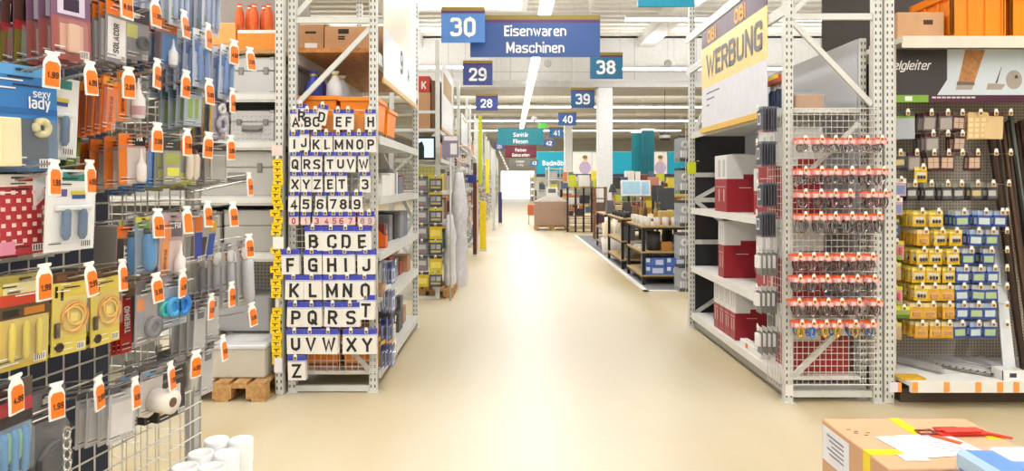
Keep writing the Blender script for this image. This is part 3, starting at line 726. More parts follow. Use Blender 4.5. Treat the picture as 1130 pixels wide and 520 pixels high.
# styles (colours read off the photograph)
FINE[0] = True
GREYP = '#a8a3a6'
pack('purple', .095, .20, '#7d5a78', [(-.5, .5, .0, .12, '#5d2f4e'), (-.35, .35, .30, .52, '#d9cfe4'), (-.2, .2, .34, .48, '#3c2a44'), (-.5, .5, .55, 1, '#a25a56'), (-.3, .3, .62, .9, '#d3a08c')],
     product=[('tool', slab(-.15, .12, .62, .92, .012), mat('#d8b09a', .4))], blister=(-.34, .34, .56, .95, .02))
pack('purple2', .095, .20, '#5f3e3a', [(-.5, .5, .0, .12, '#3d1f2e'), (-.3, .3, .3, .5, '#2a1d22'), (-.5, .5, .52, .62, '#b2323a'), (-.5, .5, .62, 1, '#7d7434')], blister=(-.34, .34, .56, .95, .02))
pack('solacor', .06, .155, '#8f8a90', [(-.5, .5, .04, .3, '#ee7a22'), (-.5, .5, .06, .1, '#4c2a20'), (-.42, .42, .34, .94, '#e2dcdc')],
     texts=[('SOLACOR', -.05, .64, .022, '#221d22', True)], blister=(-.4, .42, .34, .95, .01))
pack('gadget', .075, .13, '#87838a', [(-.5, .5, 0, .3, '#3d383c'), (-.45, .1, .12, .2, '#e8e6e2'), (-.5, .0, .35, .6, '#c9c76a')],
     product=[('knob', roll(.15, .68, .018, .014), mat('#2b2a33', .5))], blister=(-.4, .45, .35, .95, .02))
pack('tubes', .075, .125, '#8a7a86', [(-.5, .5, 0, .25, '#d87a3c'), (-.2, .5, .3, .95, '#3c74b4'), (-.5, -.2, .3, 1, '#5a4a52')],
     product=[('bottle', bottle(.15, .012, .4, .95), mat('#dfe3ea', .4))], blister=(-.3, .45, .3, .97, .028))
pack('brush', .07, .16, '#b9c4da', [(-.5, .5, .0, .14, '#e4e7f0'), (-.4, .0, .2, .4, '#4a72b8'), (.05, .4, .3, .45, '#7fb6c8'), (-.3, .3, .6, .8, '#e8ecf4')],
     product=[('brush', rods(2, .4, .007, .3, .9), mat('#5f84c4', .4))], blister=(-.42, .42, .18, .94, .018))
pack('brush2', .07, .16, '#cfd3e2', [(-.5, .5, .0, .14, '#9fb4d6'), (-.4, .1, .2, .34, '#8a3a5a'), (.0, .4, .5, .62, '#3f5fae'), (-.4, -.1, .7, .86, '#9cc07a')],
     product=[('brush', rods(3, .28, .006, .3, .9), mat('#9aa9cc', .4))], blister=(-.42, .42, .18, .94, .018))
pack('bluelady', .15, .215, '#3c7cc0', [(-.5, .5, .0, .10, '#5ea2dc'), (-.5, .5, .40, .46, '#2f66a8'), (-.5, .5, .52, 1, '#4d6a8a'), (-.1, .35, .5, .9, '#3f4c5c')],
     texts=[('lady', .22, .34, .035, '#eef2f6', False), ('sexy', .25, .25, .024, '#dfe8f2', False)], product=[('pad', ring(.2, .58, .014, .008), mat('#d9cf9a', .5)), ('wedge', slab(-.45, -.15, .5, .95, .02), mat('#e8dcb0', .5))],
     blister=(-.46, .46, .5, .97, .03))
pack('creamleaf', .08, .16, '#e9deb4', [(-.5, .5, 0, .1, '#d5c98c')], product=[('sheet', slab(-.35, .3, .2, .9, .006), mat('#f0e6c4', .6))])
pack('whitepack', .125, .175, '#e9e9ea', [(-.5, .5, 0, .1, '#dfe6e6'), (-.2, .35, .03, .14, '#3f8a80'), (-.3, -.1, .24, .33, '#6a5a9a'), (-.02, .3, .26, .31, '#d7c24a'), (.0, .28, .31, .36, '#3f5a9a')],
     product=[('stick', rods(2, .34, .009, .48, .86), mat('#4a6a8e', .35)), ('tray', slab(-.34, .34, .44, .5, .012), mat('#dfe3e6', .4))], blister=(-.38, .4, .42, .92, .024))
pack('reddots', .135, .165, '#b23a40', [(-.5, .5, 0, .14, '#e9dfd8'), (.0, .4, .03, .09, '#b0323c')] + [(-.45 + .16 * i + (.08 if j % 2 else 0), -.38 + .16 * i + (.08 if j % 2 else 0), .2 + .1 * j, .25 + .1 * j, '#e8c2bc') for i in range(6) for j in range(7) if -.38 + .16 * i + (.08 if j % 2 else 0) < .5]
     + [(-.5, -.1, .82, .98, '#d88aa4')], rough=.3)
pack('universal', .045, .125, '#e8751e', [(-.5, .5, 0, .16, '#f09a3a'), (-.5, -.2, .16, 1, '#a8481c')], texts=[('Universal', .05, .6, .018, '#7a1f14', True)], blister=(-.4, .45, .2, .95, .012))
pack('olive', .04, .19, '#6f8a3a', [(-.5, .5, 0, .2, '#8a6a3a'), (-.5, .5, .5, .7, '#4f7a34')])
pack('bottlepack', .075, .125, '#c9b9b4', [(-.5, -.1, 0, 1, '#ea7c26'), (-.1, .5, 0, .2, '#5a3a30')], texts=[('Universal', -.3, .6, .016, '#6a1c14', True)],
     product=[('bottle', bottle(.18, .016, .12, .92), mat('#f1efee', .3)), ('bottle_label', lambda g, X, Z: g.lathe((X(.18), -.0168, 0), [(.0166, Z(.86)), (.0166, Z(.68))], 10), mat('#c9a0a8', .5))], blister=(-.1, .48, .1, .96, .036))
pack('fix', .09, .125, '#b58a80', [(-.5, .0, .02, .24, '#ec7a24'), (.0, .5, .02, .24, '#1e1a1c'), (-.5, -.2, .28, 1, '#d8762c'), (-.2, .5, .28, 1, '#c9bcb8')], texts=[('FIX', .25, .09, .02, '#f4f2ee', False)],
     product=[('bottle', bottle(.18, .012, .3, .95), mat('#ece2e0', .3))], blister=(-.2, .48, .28, .96, .03))
pack('fixblue', .09, .125, '#7fa4cc', [(-.5, .0, .02, .24, '#ec7a24'), (.0, .5, .02, .24, '#1e1a1c'), (-.5, -.15, .28, 1, '#3f76c0'), (-.15, .5, .28, .6, '#6aa6dc')], texts=[('FIX', .25, .09, .02, '#f4f2ee', False)],
     product=[('bottle', bottle(.15, .012, .45, .95), mat('#dfeaf0', .3))], blister=(-.2, .48, .28, .96, .03))
pack('lime', .06, .125, '#9a9890', [(-.5, .5, .02, .3, '#4a4a46'), (-.4, .4, .36, .6, '#a9b04a'), (-.3, .4, .66, .84, '#dfe02a')], blister=(-.4, .4, .3, .95, .016))
pack('twin', .07, .12, '#8e8a72', [(-.5, .5, .02, .25, '#d8741e'), (-.1, .5, .06, .2, '#2a2422'), (-.5, .5, .75, 1, '#b8b84a')],
     product=[('tube', rods(2, .36, .011, .3, .9), mat('#e8d8c8', .35)), ('cap', rods(2, .36, .006, .18, .34), mat('#5a2a20', .4))], blister=(-.45, .45, .25, .95, .026))
pack('clearbag', .085, .12, '#dfe3e8', [(-.5, .5, 0, .14, '#b0763c'), (-.35, .0, .3, .5, '#cdb49a')], product=[('strip', slab(-.4, .3, .25, .9, .006), mat('#eceff2', .4))], blister=(-.45, .45, .2, .96, .02))
pack('greencard', .075, .11, '#a9b7c4', [(-.5, .5, .0, .2, '#7a90a4'), (-.3, -.05, .3, .8, '#8fae3c'), (.1, .3, .3, .8, '#8fae3c')], blister=(-.45, .45, .2, .96, .016))
pack('dotcard', .08, .13, '#a5a2b2', [(-.5, -.38, 0, 1, '#c9a428'), (-.3, .5, .0, .2, '#8a86a0')], product=[('pad', ring(.1, .3, .012, .006), mat('#e6e6ea', .4)), ('pads', ring(.1, .65, .02, .008), mat('#b8b4c4', .4))])
pack('greytools', .1, .12, '#8c8886', [(-.5, .5, 0, .2, '#4a4442'), (-.4, .2, .35, .45, '#d8741e'), (-.3, .4, .6, .9, '#c9c6c0')], product=[('blade', slab(-.3, .35, .3, .9, .008), mat('#b9b6b2', .3, .4))], blister=(-.45, .45, .22, .97, .018))
pack('kitt', .075, .13, '#8d857e', [(-.5, .5, .12, .34, '#e2702a'), (.0, .5, .14, .3, '#5a2a1c'), (-.5, .0, .36, 1, '#4c3a34'), (.0, .5, .36, 1, '#b8acaa')], texts=[('KITT', .28, .22, .018, '#f2efe9', False), ('KITT', -.1, .66, .03, '#f2efe9', True)], box=.07)
pack('bluetube', .05, .14, '#8d9fb0', [(-.5, .5, 0, .1, '#c9c24a'), (-.4, .4, .12, .2, '#7fae4a')], product=[('tube', rods(1, 0, .016, .3, .95), mat('#3f86c0', .3)), ('tube_cap', rods(1, 0, .010, .2, .34), mat('#2c3a3a', .4))], blister=(-.45, .45, .2, .97, .036))
pack('pinkfix', .085, .17, '#b9a0a2', [(-.42, -.05, .12, .4, '#ee8a4a'), (-.05, .42, .12, .36, '#5a5058'), (-.42, -.1, .42, .95, '#ea9a4a'), (-.1, .42, .42, .95, '#d8c0bc')], texts=[('FIX', .2, .18, .022, '#f0ecea', False), ('Universal', -.27, .7, .016, '#8a2a1c', True)],
     product=[('bottle', bottle(.2, .014, .45, .95), mat('#f0e6e6', .3))], blister=(-.46, .46, .1, .97, .04))
pack('greybox', .075, .155, '#a8a19d', [(-.46, .0, .5, .86, '#4a4644'), (.1, .46, .2, .4, '#c8a43c'), (.1, .46, .45, .95, '#3f5aa8')], texts=[('PATTEX', .28, .7, .02, '#dfe4f2', True)][:0], box=.08)
pack('orangebox', .075, .155, '#9a938f', [(-.46, .0, .5, .86, '#55504e'), (.05, .48, .16, .42, '#cf6a28'), (.05, .48, .45, .95, '#3f4a98')], box=.08)
pack('cartridge', .045, .2, '#b7b4b4', [(-.5, .5, .0, .1, '#9a989a'), (-.2, .4, .16, .28, '#e39a4a')], product=[('tube', rods(1, 0, .018, .3, .97), mat('#b5b6ba', .3)), ('nozzle', rods(1, 0, .012, .12, .32), mat('#f2f2f2', .3))])
pack('yellowknife', .12, .185, '#cdb24a', [(-.5, .5, 0, .1, '#a3934a'), (-.4, .3, .08, .2, '#d9d2a0'), (-.5, .5, .2, .32, '#c2402c'), (-.5, .5, .32, .46, '#5a4630'), (-.4, -.1, .36, .44, '#2a2420'), (.0, .4, .36, .44, '#c07a2a')],
     product=[('blade', rods(3, .26, .006, .5, .9), mat('#d8c43a', .3))], blister=(-.42, .42, .46, .96, .02))
pack('yellowtape', .085, .175, '#d9c45a', [(-.5, .5, 0, .12, '#4c3328'), (-.4, .2, .02, .1, '#6e4a34'), (-.44, -.36, .16, .3, '#2a2418'), (-.28, -.2, .2, .34, '#2a2418')],
     product=[('coil', ring(.12, .56, .032, .0028), mat('#e39a2c', .35)), ('coil', ring(.06, .58, .026, .0028), mat('#efc04a', .35)), ('coil', ring(.16, .53, .022, .0028), mat('#f0b83a', .35)), ('sleeve', slab(-.02, .2, .5, .62, .004), mat('#e9cf6a', .4)), ('grip', roll(-.3, .9, .010, .004), mat('#3a2c24', .5)), ('key', slab(-.46, -.3, .6, .78, .006), mat('#4a3428', .5))], blister=(-.45, .46, .3, .8, .022))
pack('yellowmark', .03, .175, '#d8d23a', [(-.5, .5, .1, .25, '#3a3a1c'), (-.5, .5, .8, .95, '#8a8a2a')])
pack('thermo', .045, .17, '#b52a24', [(-.5, .5, 0, .2, '#8a6a4a'), (.25, .5, .2, 1, '#4a4244')], texts=[('THERMO', -.08, .52, .024, '#f0e8e4', True)] )
pack('greyclear', .075, .16, '#9c9698', [(-.5, .5, 0, .2, '#6a6264'), (-.1, .3, .05, .16, '#d0c8c4'), (-.45, -.1, .28, .46, '#e0823a'), (-.45, -.1, .46, .75, '#8a8a98')], product=[('spool', roll(.2, .75, .026, .016), mat('#6a6870', .5))], blister=(-.47, .47, .2, .97, .022))
pack('bluetapes', .1, .13, '#9aa4b0', [(-.5, .5, 0, .2, '#8a8486')], product=[('tape_roll', roll(.18, .6, .028, .018), mat('#2f7ac8', .35)), ('tape_roll', roll(-.2, .6, .026, .018), mat('#3f9ad0', .35)), ('tape_roll', roll(-.42, .62, .02, .01), mat('#3fb4a4', .35))])
pack('silverstrip', .05, .15, '#b9b6b6', [(-.5, .5, 0, .15, '#6a6264'), (-.3, .3, .2, .35, '#5a5a62')], blister=(-.42, .42, .2, .95, .014))
pack('bluegreen', .12, .19, '#6f8a9a', [(-.5, .5, 0, .2, '#5a4a44'), (-.5, .5, .2, .34, '#b04048'), (-.5, .5, .34, .46, '#3a3436')], product=[('handle', rods(4, .2, .008, .48, .95), mat('#4a86b8', .35)), ('sleeve', rods(3, .2, .006, .5, .8), mat('#7fb08a', .4))], blister=(-.46, .46, .45, .97, .024))
pack('cable', .09, .24, '#4a4547', [(-.5, .5, 0, .2, '#6a6466'), (-.1, .3, .06, .12, '#c9c6c2')], product=[('cable_loop', ring(.05, .6, .034, .009), mat('#26262a', .4)), ('chain', lambda g, X, Z: [g.path([(X(.2) + .009 * math.cos(a), -.028, Z(.38 + .09 * k) + .012 * math.sin(a)) for a in [i * math.pi / 4 for i in range(8)]], .003, 5, 0, True) for k in range(6)], CHROME)], blister=(-.45, .45, .25, .97, .03))
pack('clearsheet', .08, .13, '#b8b4b6', [(-.5, .5, 0, .12, '#5a5658'), (-.4, .4, .3, .9, '#d5d2d0')], blister=(-.45, .45, .12, .97, .02))
pack('taperoll', .075, .11, '#c6bfba', [(-.5, .5, 0, .2, '#8a8486'), (-.3, .1, .04, .12, '#5aa0c8')], product=[('white_roll', lambda g, X, Z: g.lathe((X(.1), -.06, Z(.7)), [(.012, -.0), (.03, -.0), (.03, .055), (.012, .055)], 18, 0, 'y'), mat('#e9e2da', .5)), ('core', lambda g, X, Z: g.lathe((X(.1), -.061, Z(.7)), [(.012, -.001), (.012, .05)], 14, 0, 'y'), mat('#6a5040', .7))])
pack('blackcase', .1, .16, '#3a3638', [(-.5, .5, 0, .14, '#8a8486'), (-.4, .4, .3, .36, '#6a6668'), (-.45, .1, .72, .86, '#d8861e'), (-.2, .3, .45, .7, '#d4d2cc')], box=.03)
pack('whitecup', .06, .12, '#8a8684', [(-.5, .5, 0, .2, '#5a5654')], product=[('cup', lambda g, X, Z: g.lathe((0, -.03, Z(1)), [(.02, 0), (.028, .07), (.03, .075), (.03, .08)], 14), mat('#dedad6', .4))])

FINE[0] = False
NEAR = [  # tag px, tag py (top of the holder), price, [(centre px of front pack, style, copies, description)]
 (90, -42, None, [(78, 'purple', 5, 'tall purple card with a dark oval print'), (40, 'purple2', 2, 'dark red and olive tall card')]),
 (137, -8, '8.99', [(134, 'solacor', 6, 'grey and orange card lettered SOLACOR')]),
 (169, 2, '11.99', [(152, 'gadget', 4, 'dark grey card with a round black knob')]),
 (201, 16, '6.99', [(184, 'tubes', 4, 'orange and blue card with a small tube')]),
 (228, 30, '4.99', [(222, 'brush', 6, 'pale blue card of slim brushes')]),
 (240, -26, None, [(234, 'brush2', 6, 'white and blue card of slim sticks')]),
 (205, -40, None, [(198, 'brush2', 5, 'pale lilac card of slim sticks')]),
 (257, 48, '4.99', [(252, 'brush', 2, 'pale blue brush card beside the white case'), (238, 'clearbag', 4, 'clear pouch with an amber header')]),
 (274, 56, '2.99', []),
 (56, 63, '1.99', [(26, 'bluelady', 4, 'wide blue pack lettered sexy lady'), (4, 'creamleaf', 2, 'cream leaf shaped sheet')]),
 (97, 73, '4.99', [(60, 'whitepack', 4, 'white blister with two grey sticks')]),
 (140, 79, '2.99', [(122, 'universal', 6, 'narrow orange card lettered Universal'), (84, 'olive', 4, 'olive green narrow card')]),
 (172, 70, '6.99', [(142, 'bottlepack', 2, 'orange card with a white glue bottle')]),
 (204, 82, '4.99', []),
 (229, 91, '5.99', [(214, 'greencard', 4, 'blue grey card with two green bars')]),
 (255, 101, '4.99', [(241, 'dotcard', 4, 'lilac grey card of round pads')]),
 (58, 182, '1.99', [(20, 'reddots', 4, 'red polka dot pack')]),
 (97, 182, '4.99', [(80, 'whitepack', 5, 'white blister with two blue grey sticks')]),
 (172, 140, '2.99', [(146, 'fix', 5, 'orange card lettered FIX with a glue bottle'), (112, 'universal', 4, 'narrow orange card lettered Universal')]),
 (205, 146, '7.99', [(178, 'fixblue', 4, 'blue card lettered FIX with a glue bottle'), (190, 'lime', 2, 'grey card with a lime square')]),
 (229, 150, '3.99', [(209, 'twin', 4, 'card with two cream tubes')]),
 (253, 153, '3.99', [(238, 'greytools', 5, 'dark grey card with a metal blade'), (226, 'clearbag', 2, 'clear pouch with an amber header')]),
 (172, 235, '4.99', [(143, 'kitt', 4, 'boxed pack lettered KITT'), (158, 'bluetube', 2, 'blue adhesive tube on card')]),
 (204, 232, None, [(191, 'pinkfix', 2, 'large pinkish blister lettered FIX')]),
 (227, 226, '4.99', [(214, 'orangebox', 2, 'tall grey box with an orange corner')]),
 (255, 227, '5.99', [(232, 'greybox', 2, 'tilted grey box with a yellow corner')]),
 (273, 194, '2.99', []),
 (273, 262, '7.99', [(266, 'cartridge', 7, 'grey sealant cartridge with a white nozzle')]),
 (47, 297, '1.99', [(27, 'yellowknife', 2, 'ochre card with three yellow blades'), (6, 'bluegreen', 2, 'blue card behind the ochre one')]),
 (96, 295, '2.99', [(78, 'yellowtape', 5, 'yellow card with an orange coil')]),
 (133, 291, '4.99', [(116, 'yellowtape', 5, 'yellow card with an amber coil')]),
 (170, 306, '5.99', [(140, 'thermo', 3, 'red strip lettered THERMO'), (172, 'greyclear', 1, 'clear grey pack with a spool')]),
 (200, 302, '4.99', [(206, 'bluetapes', 4, 'pack of blue tape rolls')]),
 (232, 328, '6.99', [(222, 'silverstrip', 4, 'silver grey strip pack beside the blue tapes')]),
 (254, 315, '7.99', [(236, 'silverstrip', 4, 'silver grey strip pack')]),
 (276, 338, '3.99', []),
 (15, 420, '4.99', [(18, 'bluegreen', 4, 'blue and green handled tool pack')]),
 (60, 428, '1.99', [(74, 'cable', 4, 'black cable pack with a chrome chain')]),
 (106, 421, '2.99', []),
 (147, 421, '6.99', [(136, 'clearsheet', 4, 'clear sheet pack')]),
 (186, 404, '7.99', [(168, 'taperoll', 2, 'pack with a thick white roll')]),
 (215, 391, '4.99', [(190, 'blackcase', 4, 'black case with an orange stripe')]),
 (244, 374, '5.99', [(206, 'whitecup', 2, 'grey pack with a white cup'), (230, 'silverstrip', 2, 'silver grey strip pack')]),
]
tan_tip = DO + DN * HL
def tipY(px):     # where the sight line of a pixel column crosses the line of hook tips
    k = (px - VX) / F
    return (tan_tip.x - .154 * tan_tip.y) / (k - .154)
nth = {}
for (px, py, price, packs) in NEAR:
    Y = tipY(px); tip = P(px, py, Y) + Vector((0, 0, -.015))
    row = 'top' if py < 62 else 'second' if py < 130 else 'third' if py < 215 else 'fourth' if py < 275 else 'fifth' if py < 350 else 'lowest'
    nth[row] = nth.get(row, 0) + 1
    hook(tip, DRZ, HL, 'wire hook with orange price tag, %s along the %s row of the wire display' % (ORD[nth[row] - 1], row), 'hooks of the wire display', price, rise=RISE)
    for (cx, style, n, desc) in packs:
        # distance along the hook so that the pack's middle shows at column cx
        k = (cx - VX) / F
        s = (tip.x - k * tip.y) / (DN.x - k * DN.y); s0 = max(.018, min(HL - .035, HL - .012 - BACK[style], s))
        byaw, btilt = random.uniform(-.06, .06), random.uniform(-.01, .05)
        for i in range(n):
            s = s0 + i * (DEPTH[style] + .005)
            if s + BACK[style] > HL - .008: break
            p = tip - DN * s; p.z = tip.z - s * RISE - .004
            off = byaw + random.uniform(-.02, .02)
            lab = '%s%s, %s row of the wire display' % ('' if i == 0 else 'rear ', desc, row)
            if i > 1: lab = '%s%s, %s row of the wire display' % (ORD[i] + ' rear ', desc, row)
            nm = {'solacor': 'glue_card', 'universal': 'glue_card', 'fix': 'glue_card', 'fixblue': 'glue_card', 'pinkfix': 'glue_card', 'bottlepack': 'glue_card', 'brush': 'brush_card', 'brush2': 'brush_card', 'kitt': 'putty_box', 'greybox': 'putty_box', 'orangebox': 'putty_box', 'cartridge': 'sealant_cartridge', 'yellowtape': 'hobby_card', 'yellowknife': 'hobby_card', 'taperoll': 'tape_pack', 'bluetapes': 'tape_pack', 'cable': 'cable_pack', 'blackcase': 'case_pack'}.get(style, 'blister_card')
            place(style, nm, p, DRZ + off - .06, lab, 'pack', 'packs hanging on the wire display', (btilt if style != 'greybox' else .2, random.uniform(-.04, .04)))
# ================================================================ letter cards on the left end rack
BLUEH = '#3c46b4'
def letter_style(ch, big, col='#1d1b1c', small=False):
    key = 'letter_%s_%d_%d' % (ch, big, small)
    if key not in PROTO:
        w_, h_ = (.135, .185) if big else (.078, .152)
        if small: w_, h_ = .07, .10
        pr = [(-.5, .5, 0, .2 if not small else .38, BLUEH), (-.5, .5, .2 if not small else .38, .26 if not small else .44, '#bfc4dc')]
        pack(key, w_, h_, '#e6e3de' if not small else '#e8c8c8', pr, [(ch, 0, .62 if not small else .70, .145 if big else (.105 if not small else .062), col, False)], th=.004, tsx=1.0 if ch not in 'MW' else .9)
    return key
LET = [  # header top py, letter y, big, [(char, px, raise px)]
 (121, 0, 'A326 R333+6 B340 C349 D357+5 E374 F385 H409'),
 (146, 0, 'I325 J335+2 K349 L361 M374 N386 O397 P409'),
 (168, 0, 'Q326 R339 S350 T364 U376 V387 W401'),
 (190, 0, 'X326 Y338 Z350 E364 T377 3403'),
 (212, 0, '4324 5338 6354 7368 8379 9394'),
 (234, 2, '0324 1337 3350 4360 5369 6377 7387 8400 9408'),
 (250, 1, 'B346 C366 D382 E399'),
 (276, 1, 'F320 G345 H366 I381 J404'),
 (304, 1, 'K325 L345 M366 N384 O403'),
 (334, 1, 'P327 Q345 R368 S387 T404+8'),
 (364, 1, 'U326 V343 W363 X388 Y405'),
 (393, 1, 'Z327'),
]
LHY = LY0 - .02
for ri, (py, kind, items) in enumerate(LET):
    for it in items.split():
        ch = it[0]; rest = it[1:].split('+'); px = float(rest[0]); up = float(rest[1]) if len(rest) > 1 else 0
        big = kind == 1; small = kind == 2
        style = letter_style(ch, 1 if big else 0, random.choice(['#b03a44', '#8a8a8a', '#a84a5a']) if small else '#1d1b1c', small)
        Y = LHY - .085; c = P(px, py + 2 - up, Y); rowd = '%s row of the letter panel' % ORD[ri]
        word = ('number' if ch.isdigit() else 'letter'); chn = 'zero one two three four five six seven eight nine'.split()[int(ch)] if ch.isdigit() else ch
        hook((c.x, LHY - .11, c.z + .004), 0, .11, 'small hook above %s %s on the %s' % (word, chn, rowd), 'hooks of the letter panel', None, .026, .046, OLIVE, .0, False, .0018, True)
        n = 3 if big else 2
        for i in range(n):
            lab = ('white %s card with blue header showing %s, %s' if i == 0 else ('', 'second', 'third')[i] + ' white %s card behind the front %s, %s') % (word, chn, rowd)
            place(style, 'letter_card', (c.x - .006 * i + (.012 if i and big else 0), Y + .022 * i, c.z), random.uniform(-.06, .06), lab, 'card', 'letter cards on the end rack', (0, random.uniform(-.035, .035) + (.16 if ch == 'D' and not big else 0)))
# orange blocks that show where cards are missing
for i, px in enumerate((366, 396)):
    c = P(px, 137, LHY - .02)
    solo('price_board', G().cbox(-.04, .04, -.004, .004, -.07, .07, .001), mat('#d98a3c', .5), ('orange gap card beside letter E on the wire panel', 'orange gap card between letters F and H')[i], 'card', None, c)

# yellow tear-off packs hanging in a chain on the perforated upright
pack('yellowtag', .075, .05, '#f0cf1a', [(-.5, .5, .0, .25, '#e0b810'), (-.3, .3, .45, .6, '#3a3214'), (-.1, .05, .62, .9, '#3a3214')], th=.006)
k = 0
for (y0, y1) in ((178, 262), (275, 330), (342, 402)):
    py = y0
    while py < y1:
        c = P(305 + random.uniform(-1.5, 2.5) + (2 if py < 200 else 0), py, 5.13)
        place('yellowtag', 'clip_pack', c, random.uniform(-.25, .1), 'yellow clip pack, %s from the top in the %s cluster on the hanging strip' % (ORD[min(13, int((py - y0) / 7))], {178: 'upper', 275: 'middle', 342: 'lower'}[y0]), 'pack', 'yellow packs on the hanging strip', (0, random.uniform(-.12, .12)))
        k += 1; py += 7
t = thing('clip_strip', 'white hanging strip that carries the yellow packs', 'strip', P(306, 172, 5.155))
part('strip', G().box(-.012, .012, -.002, .002, -1.62, .02), WHITE, t); part('header', G().box(-.04, .04, -.004, .0, -.0, .08), mat('#e6d3cc', .5), t)
c = P(307, 268, 5.12); solo('strip_card', G().cbox(-.04, .04, -.002, .002, -.045, .045, .001), WHITE, 'blank white card between the yellow packs', 'card', None, c)
c = P(307, 404, 5.12); solo('strip_card', G().cbox(-.03, .03, -.002, .002, -.05, .06, .001), mat('#e2dfe4', .5), 'pale ticket at the foot of the perforated upright', 'card', None, c)

# ---------------------------------------------------------------- goods on the left end rack
def carton(name, x0, x1, y0, y1, z0, z1, label, col=CARTON, group=None, tape=None, printed=None, cat='box', lidgap=True, rz=0):
    t = thing(name, label, cat, ((x0 + x1) / 2, (y0 + y1) / 2, z0), rz, group)
    hx, hy, h = (x1 - x0) / 2, (y1 - y0) / 2, z1 - z0
    part('body', G().cbox(-hx, hx, -hy, hy, 0, h, min(.004, h * .05)), col, t)
    if lidgap: part('flap_seam', G().box(-hx * .98, hx * .98, -.0015, .0015, h, h + .0008), mat('#8a6238', .7), t)
    if tape: part('tape', G().box(-hx - .0006, hx + .0006, -.025, .025, h * .75, h + .0012), tape, t)
    if printed:
        g = G()
        for (a, b, c, d) in printed: g.rect(-hx + 2 * hx * a, -hx + 2 * hx * b, h * c, h * d, -hy - .001)
        part('print', g, INK if not isinstance(printed, tuple) else printed[0], t)
    return t
zb2 = zb + .036
carton('carton', Xa(330, 5.5), Xa(357, 5.5), 5.5, 5.95, zb2, zb2 + .23, 'brown carton with white label on the wooden deck', CARTON2, printed=[(.25, .7, .68, .76)])
solo('carton_label', G().rect(-.05, .05, -.03, .03, 0), WHITE, 'white address label on the brown carton', 'label', None, (Xa(343, 5.49), 5.497, zb2 + .05))
carton('carton', Xa(358, 5.5), Xa(412, 5.5), 5.5, 6.0, zb2, zb2 + .215, 'wide brown carton with a dark stamp on the wooden deck', CARTON, printed=[(.28, .5, .72, .9), (.28, .42, .5, .56), (.28, .42, .58, .64)])
for i in range(3): carton('carton', LX0 + .05 + .2 * i, LX0 + .24 + .2 * i, 6.2 + .05 * i, 6.8, zb2, zb2 + .3 + .05 * i, '%s flat carton standing behind the front cartons' % ORD[i], WHITE if i == 0 else CARTON, 'cartons at the back of the deck')
solo('foam_sheet', G().cbox(Xa(330, 5.5), Xa(360, 5.5), 5.52, 5.9, zb2 + .231, zb2 + .26, .004), WHITE, 'white flat sheet lying on the brown carton', 'sheet')
# poster hung along the aisle side
t = thing('price_poster', 'large white price poster hung along the left rack', 'poster', (LX1 + .012, 0, 0))
g = G().box(0, .006, 5.42, 7.28, 2.44, 3.7)
part('sheet', g, mat('#e4e6ee', .35), t)
part('yellow_field', G().box(.0062, .007, 5.42, 7.28, 2.85, 3.7), mat('#ebe3cf', .4), t)
part('lower_rail', G().box(-.004, .014, 5.40, 7.3, 2.40, 2.44), mat('#d8b878', .5), t)
me = text_mesh('9', .30, mat('#6a6a72', .5, 0, 0), .03, 1.0)
part('lettering', me, None, t, (.0075, 6.3, 2.72), (0, 0, R(90)))
part('lettering', text_mesh('A', .18, mat('#6a6a72', .5, 0, 0), .03, 1.0), None, t, (.0075, 6.72, 2.68), (0, 0, R(90)))
# orange stacking bins
def bin_(x, y, z, wx, wy, h, label, group, rz=0, mt=ORANGE):
    t = thing('stacking_bin', label, 'bin', (x, y, z), rz, group)
    hx, hy = wx / 2, wy / 2; th = .008; g = G(); tap = .88
    def ring_(s, z_): return [(-hx * s, -hy * s, z_), (hx * s, -hy * s, z_), (hx * s, hy * s, z_), (-hx * s, hy * s, z_)]
    o0, o1, i1, i0 = ring_(tap, 0), ring_(1, h), [(a * (1 - th / hx), b * (1 - th / hy), c) for a, b, c in ring_(1, h)], [(a * .93, b * .93, .01) for a, b, c in ring_(tap, 0)]
    vs = o0 + o1 + i1 + i0
    fs = [(3, 2, 1, 0), (12, 13, 14, 15)]
    for a in range(3):
        for k in range(4): fs.append((a * 4 + k, a * 4 + (k + 1) % 4, (a + 1) * 4 + (k + 1) % 4, (a + 1) * 4 + k))
    g.add(vs, fs); part('shell', g, mt, t)
    g = G(); r = .012
    g.box(-hx - r, hx + r, -hy - r, -hy, h - .03, h); g.box(-hx - r, hx + r, hy, hy + r, h - .03, h); g.box(-hx - r, -hx, -hy, hy, h - .03, h); g.box(hx, hx + r, -hy, hy, h - .03, h)
    part('rim', g, mt, t)
    part('contents', G().cbox(-hx * .9, hx * .9, -hy * .9, hy * .9, .012, h * .9, .01), mat('#6a5a52', .7), t)
    return t
bin_(LX1 - .16, 5.50, LZ[0] + .003, .28, .42, .30, 'orange plastic bin beside letter H on the top shelf', 'orange bins on the left rack')
bin_(LX1 - .16, 6.02, LZ[0] + .003, .28, .42, .27, 'second orange plastic bin on the top shelf of the left rack', 'orange bins on the left rack')
bin_(LX1 - .48, 5.55, LZ[0] + .003, .30, .5, .31, 'orange plastic bin behind the letter cards', 'orange bins on the left rack')
bin_(LX0 + .22, 5.55, LZ[4] + .003, .28, .42, .24, 'orange bin low behind card V', 'orange bins on the left rack')
bin_(LX0 + .49, 5.55, LZ[4] + .003, .2, .42, .24, 'orange bin low behind card X', 'orange bins on the left rack')
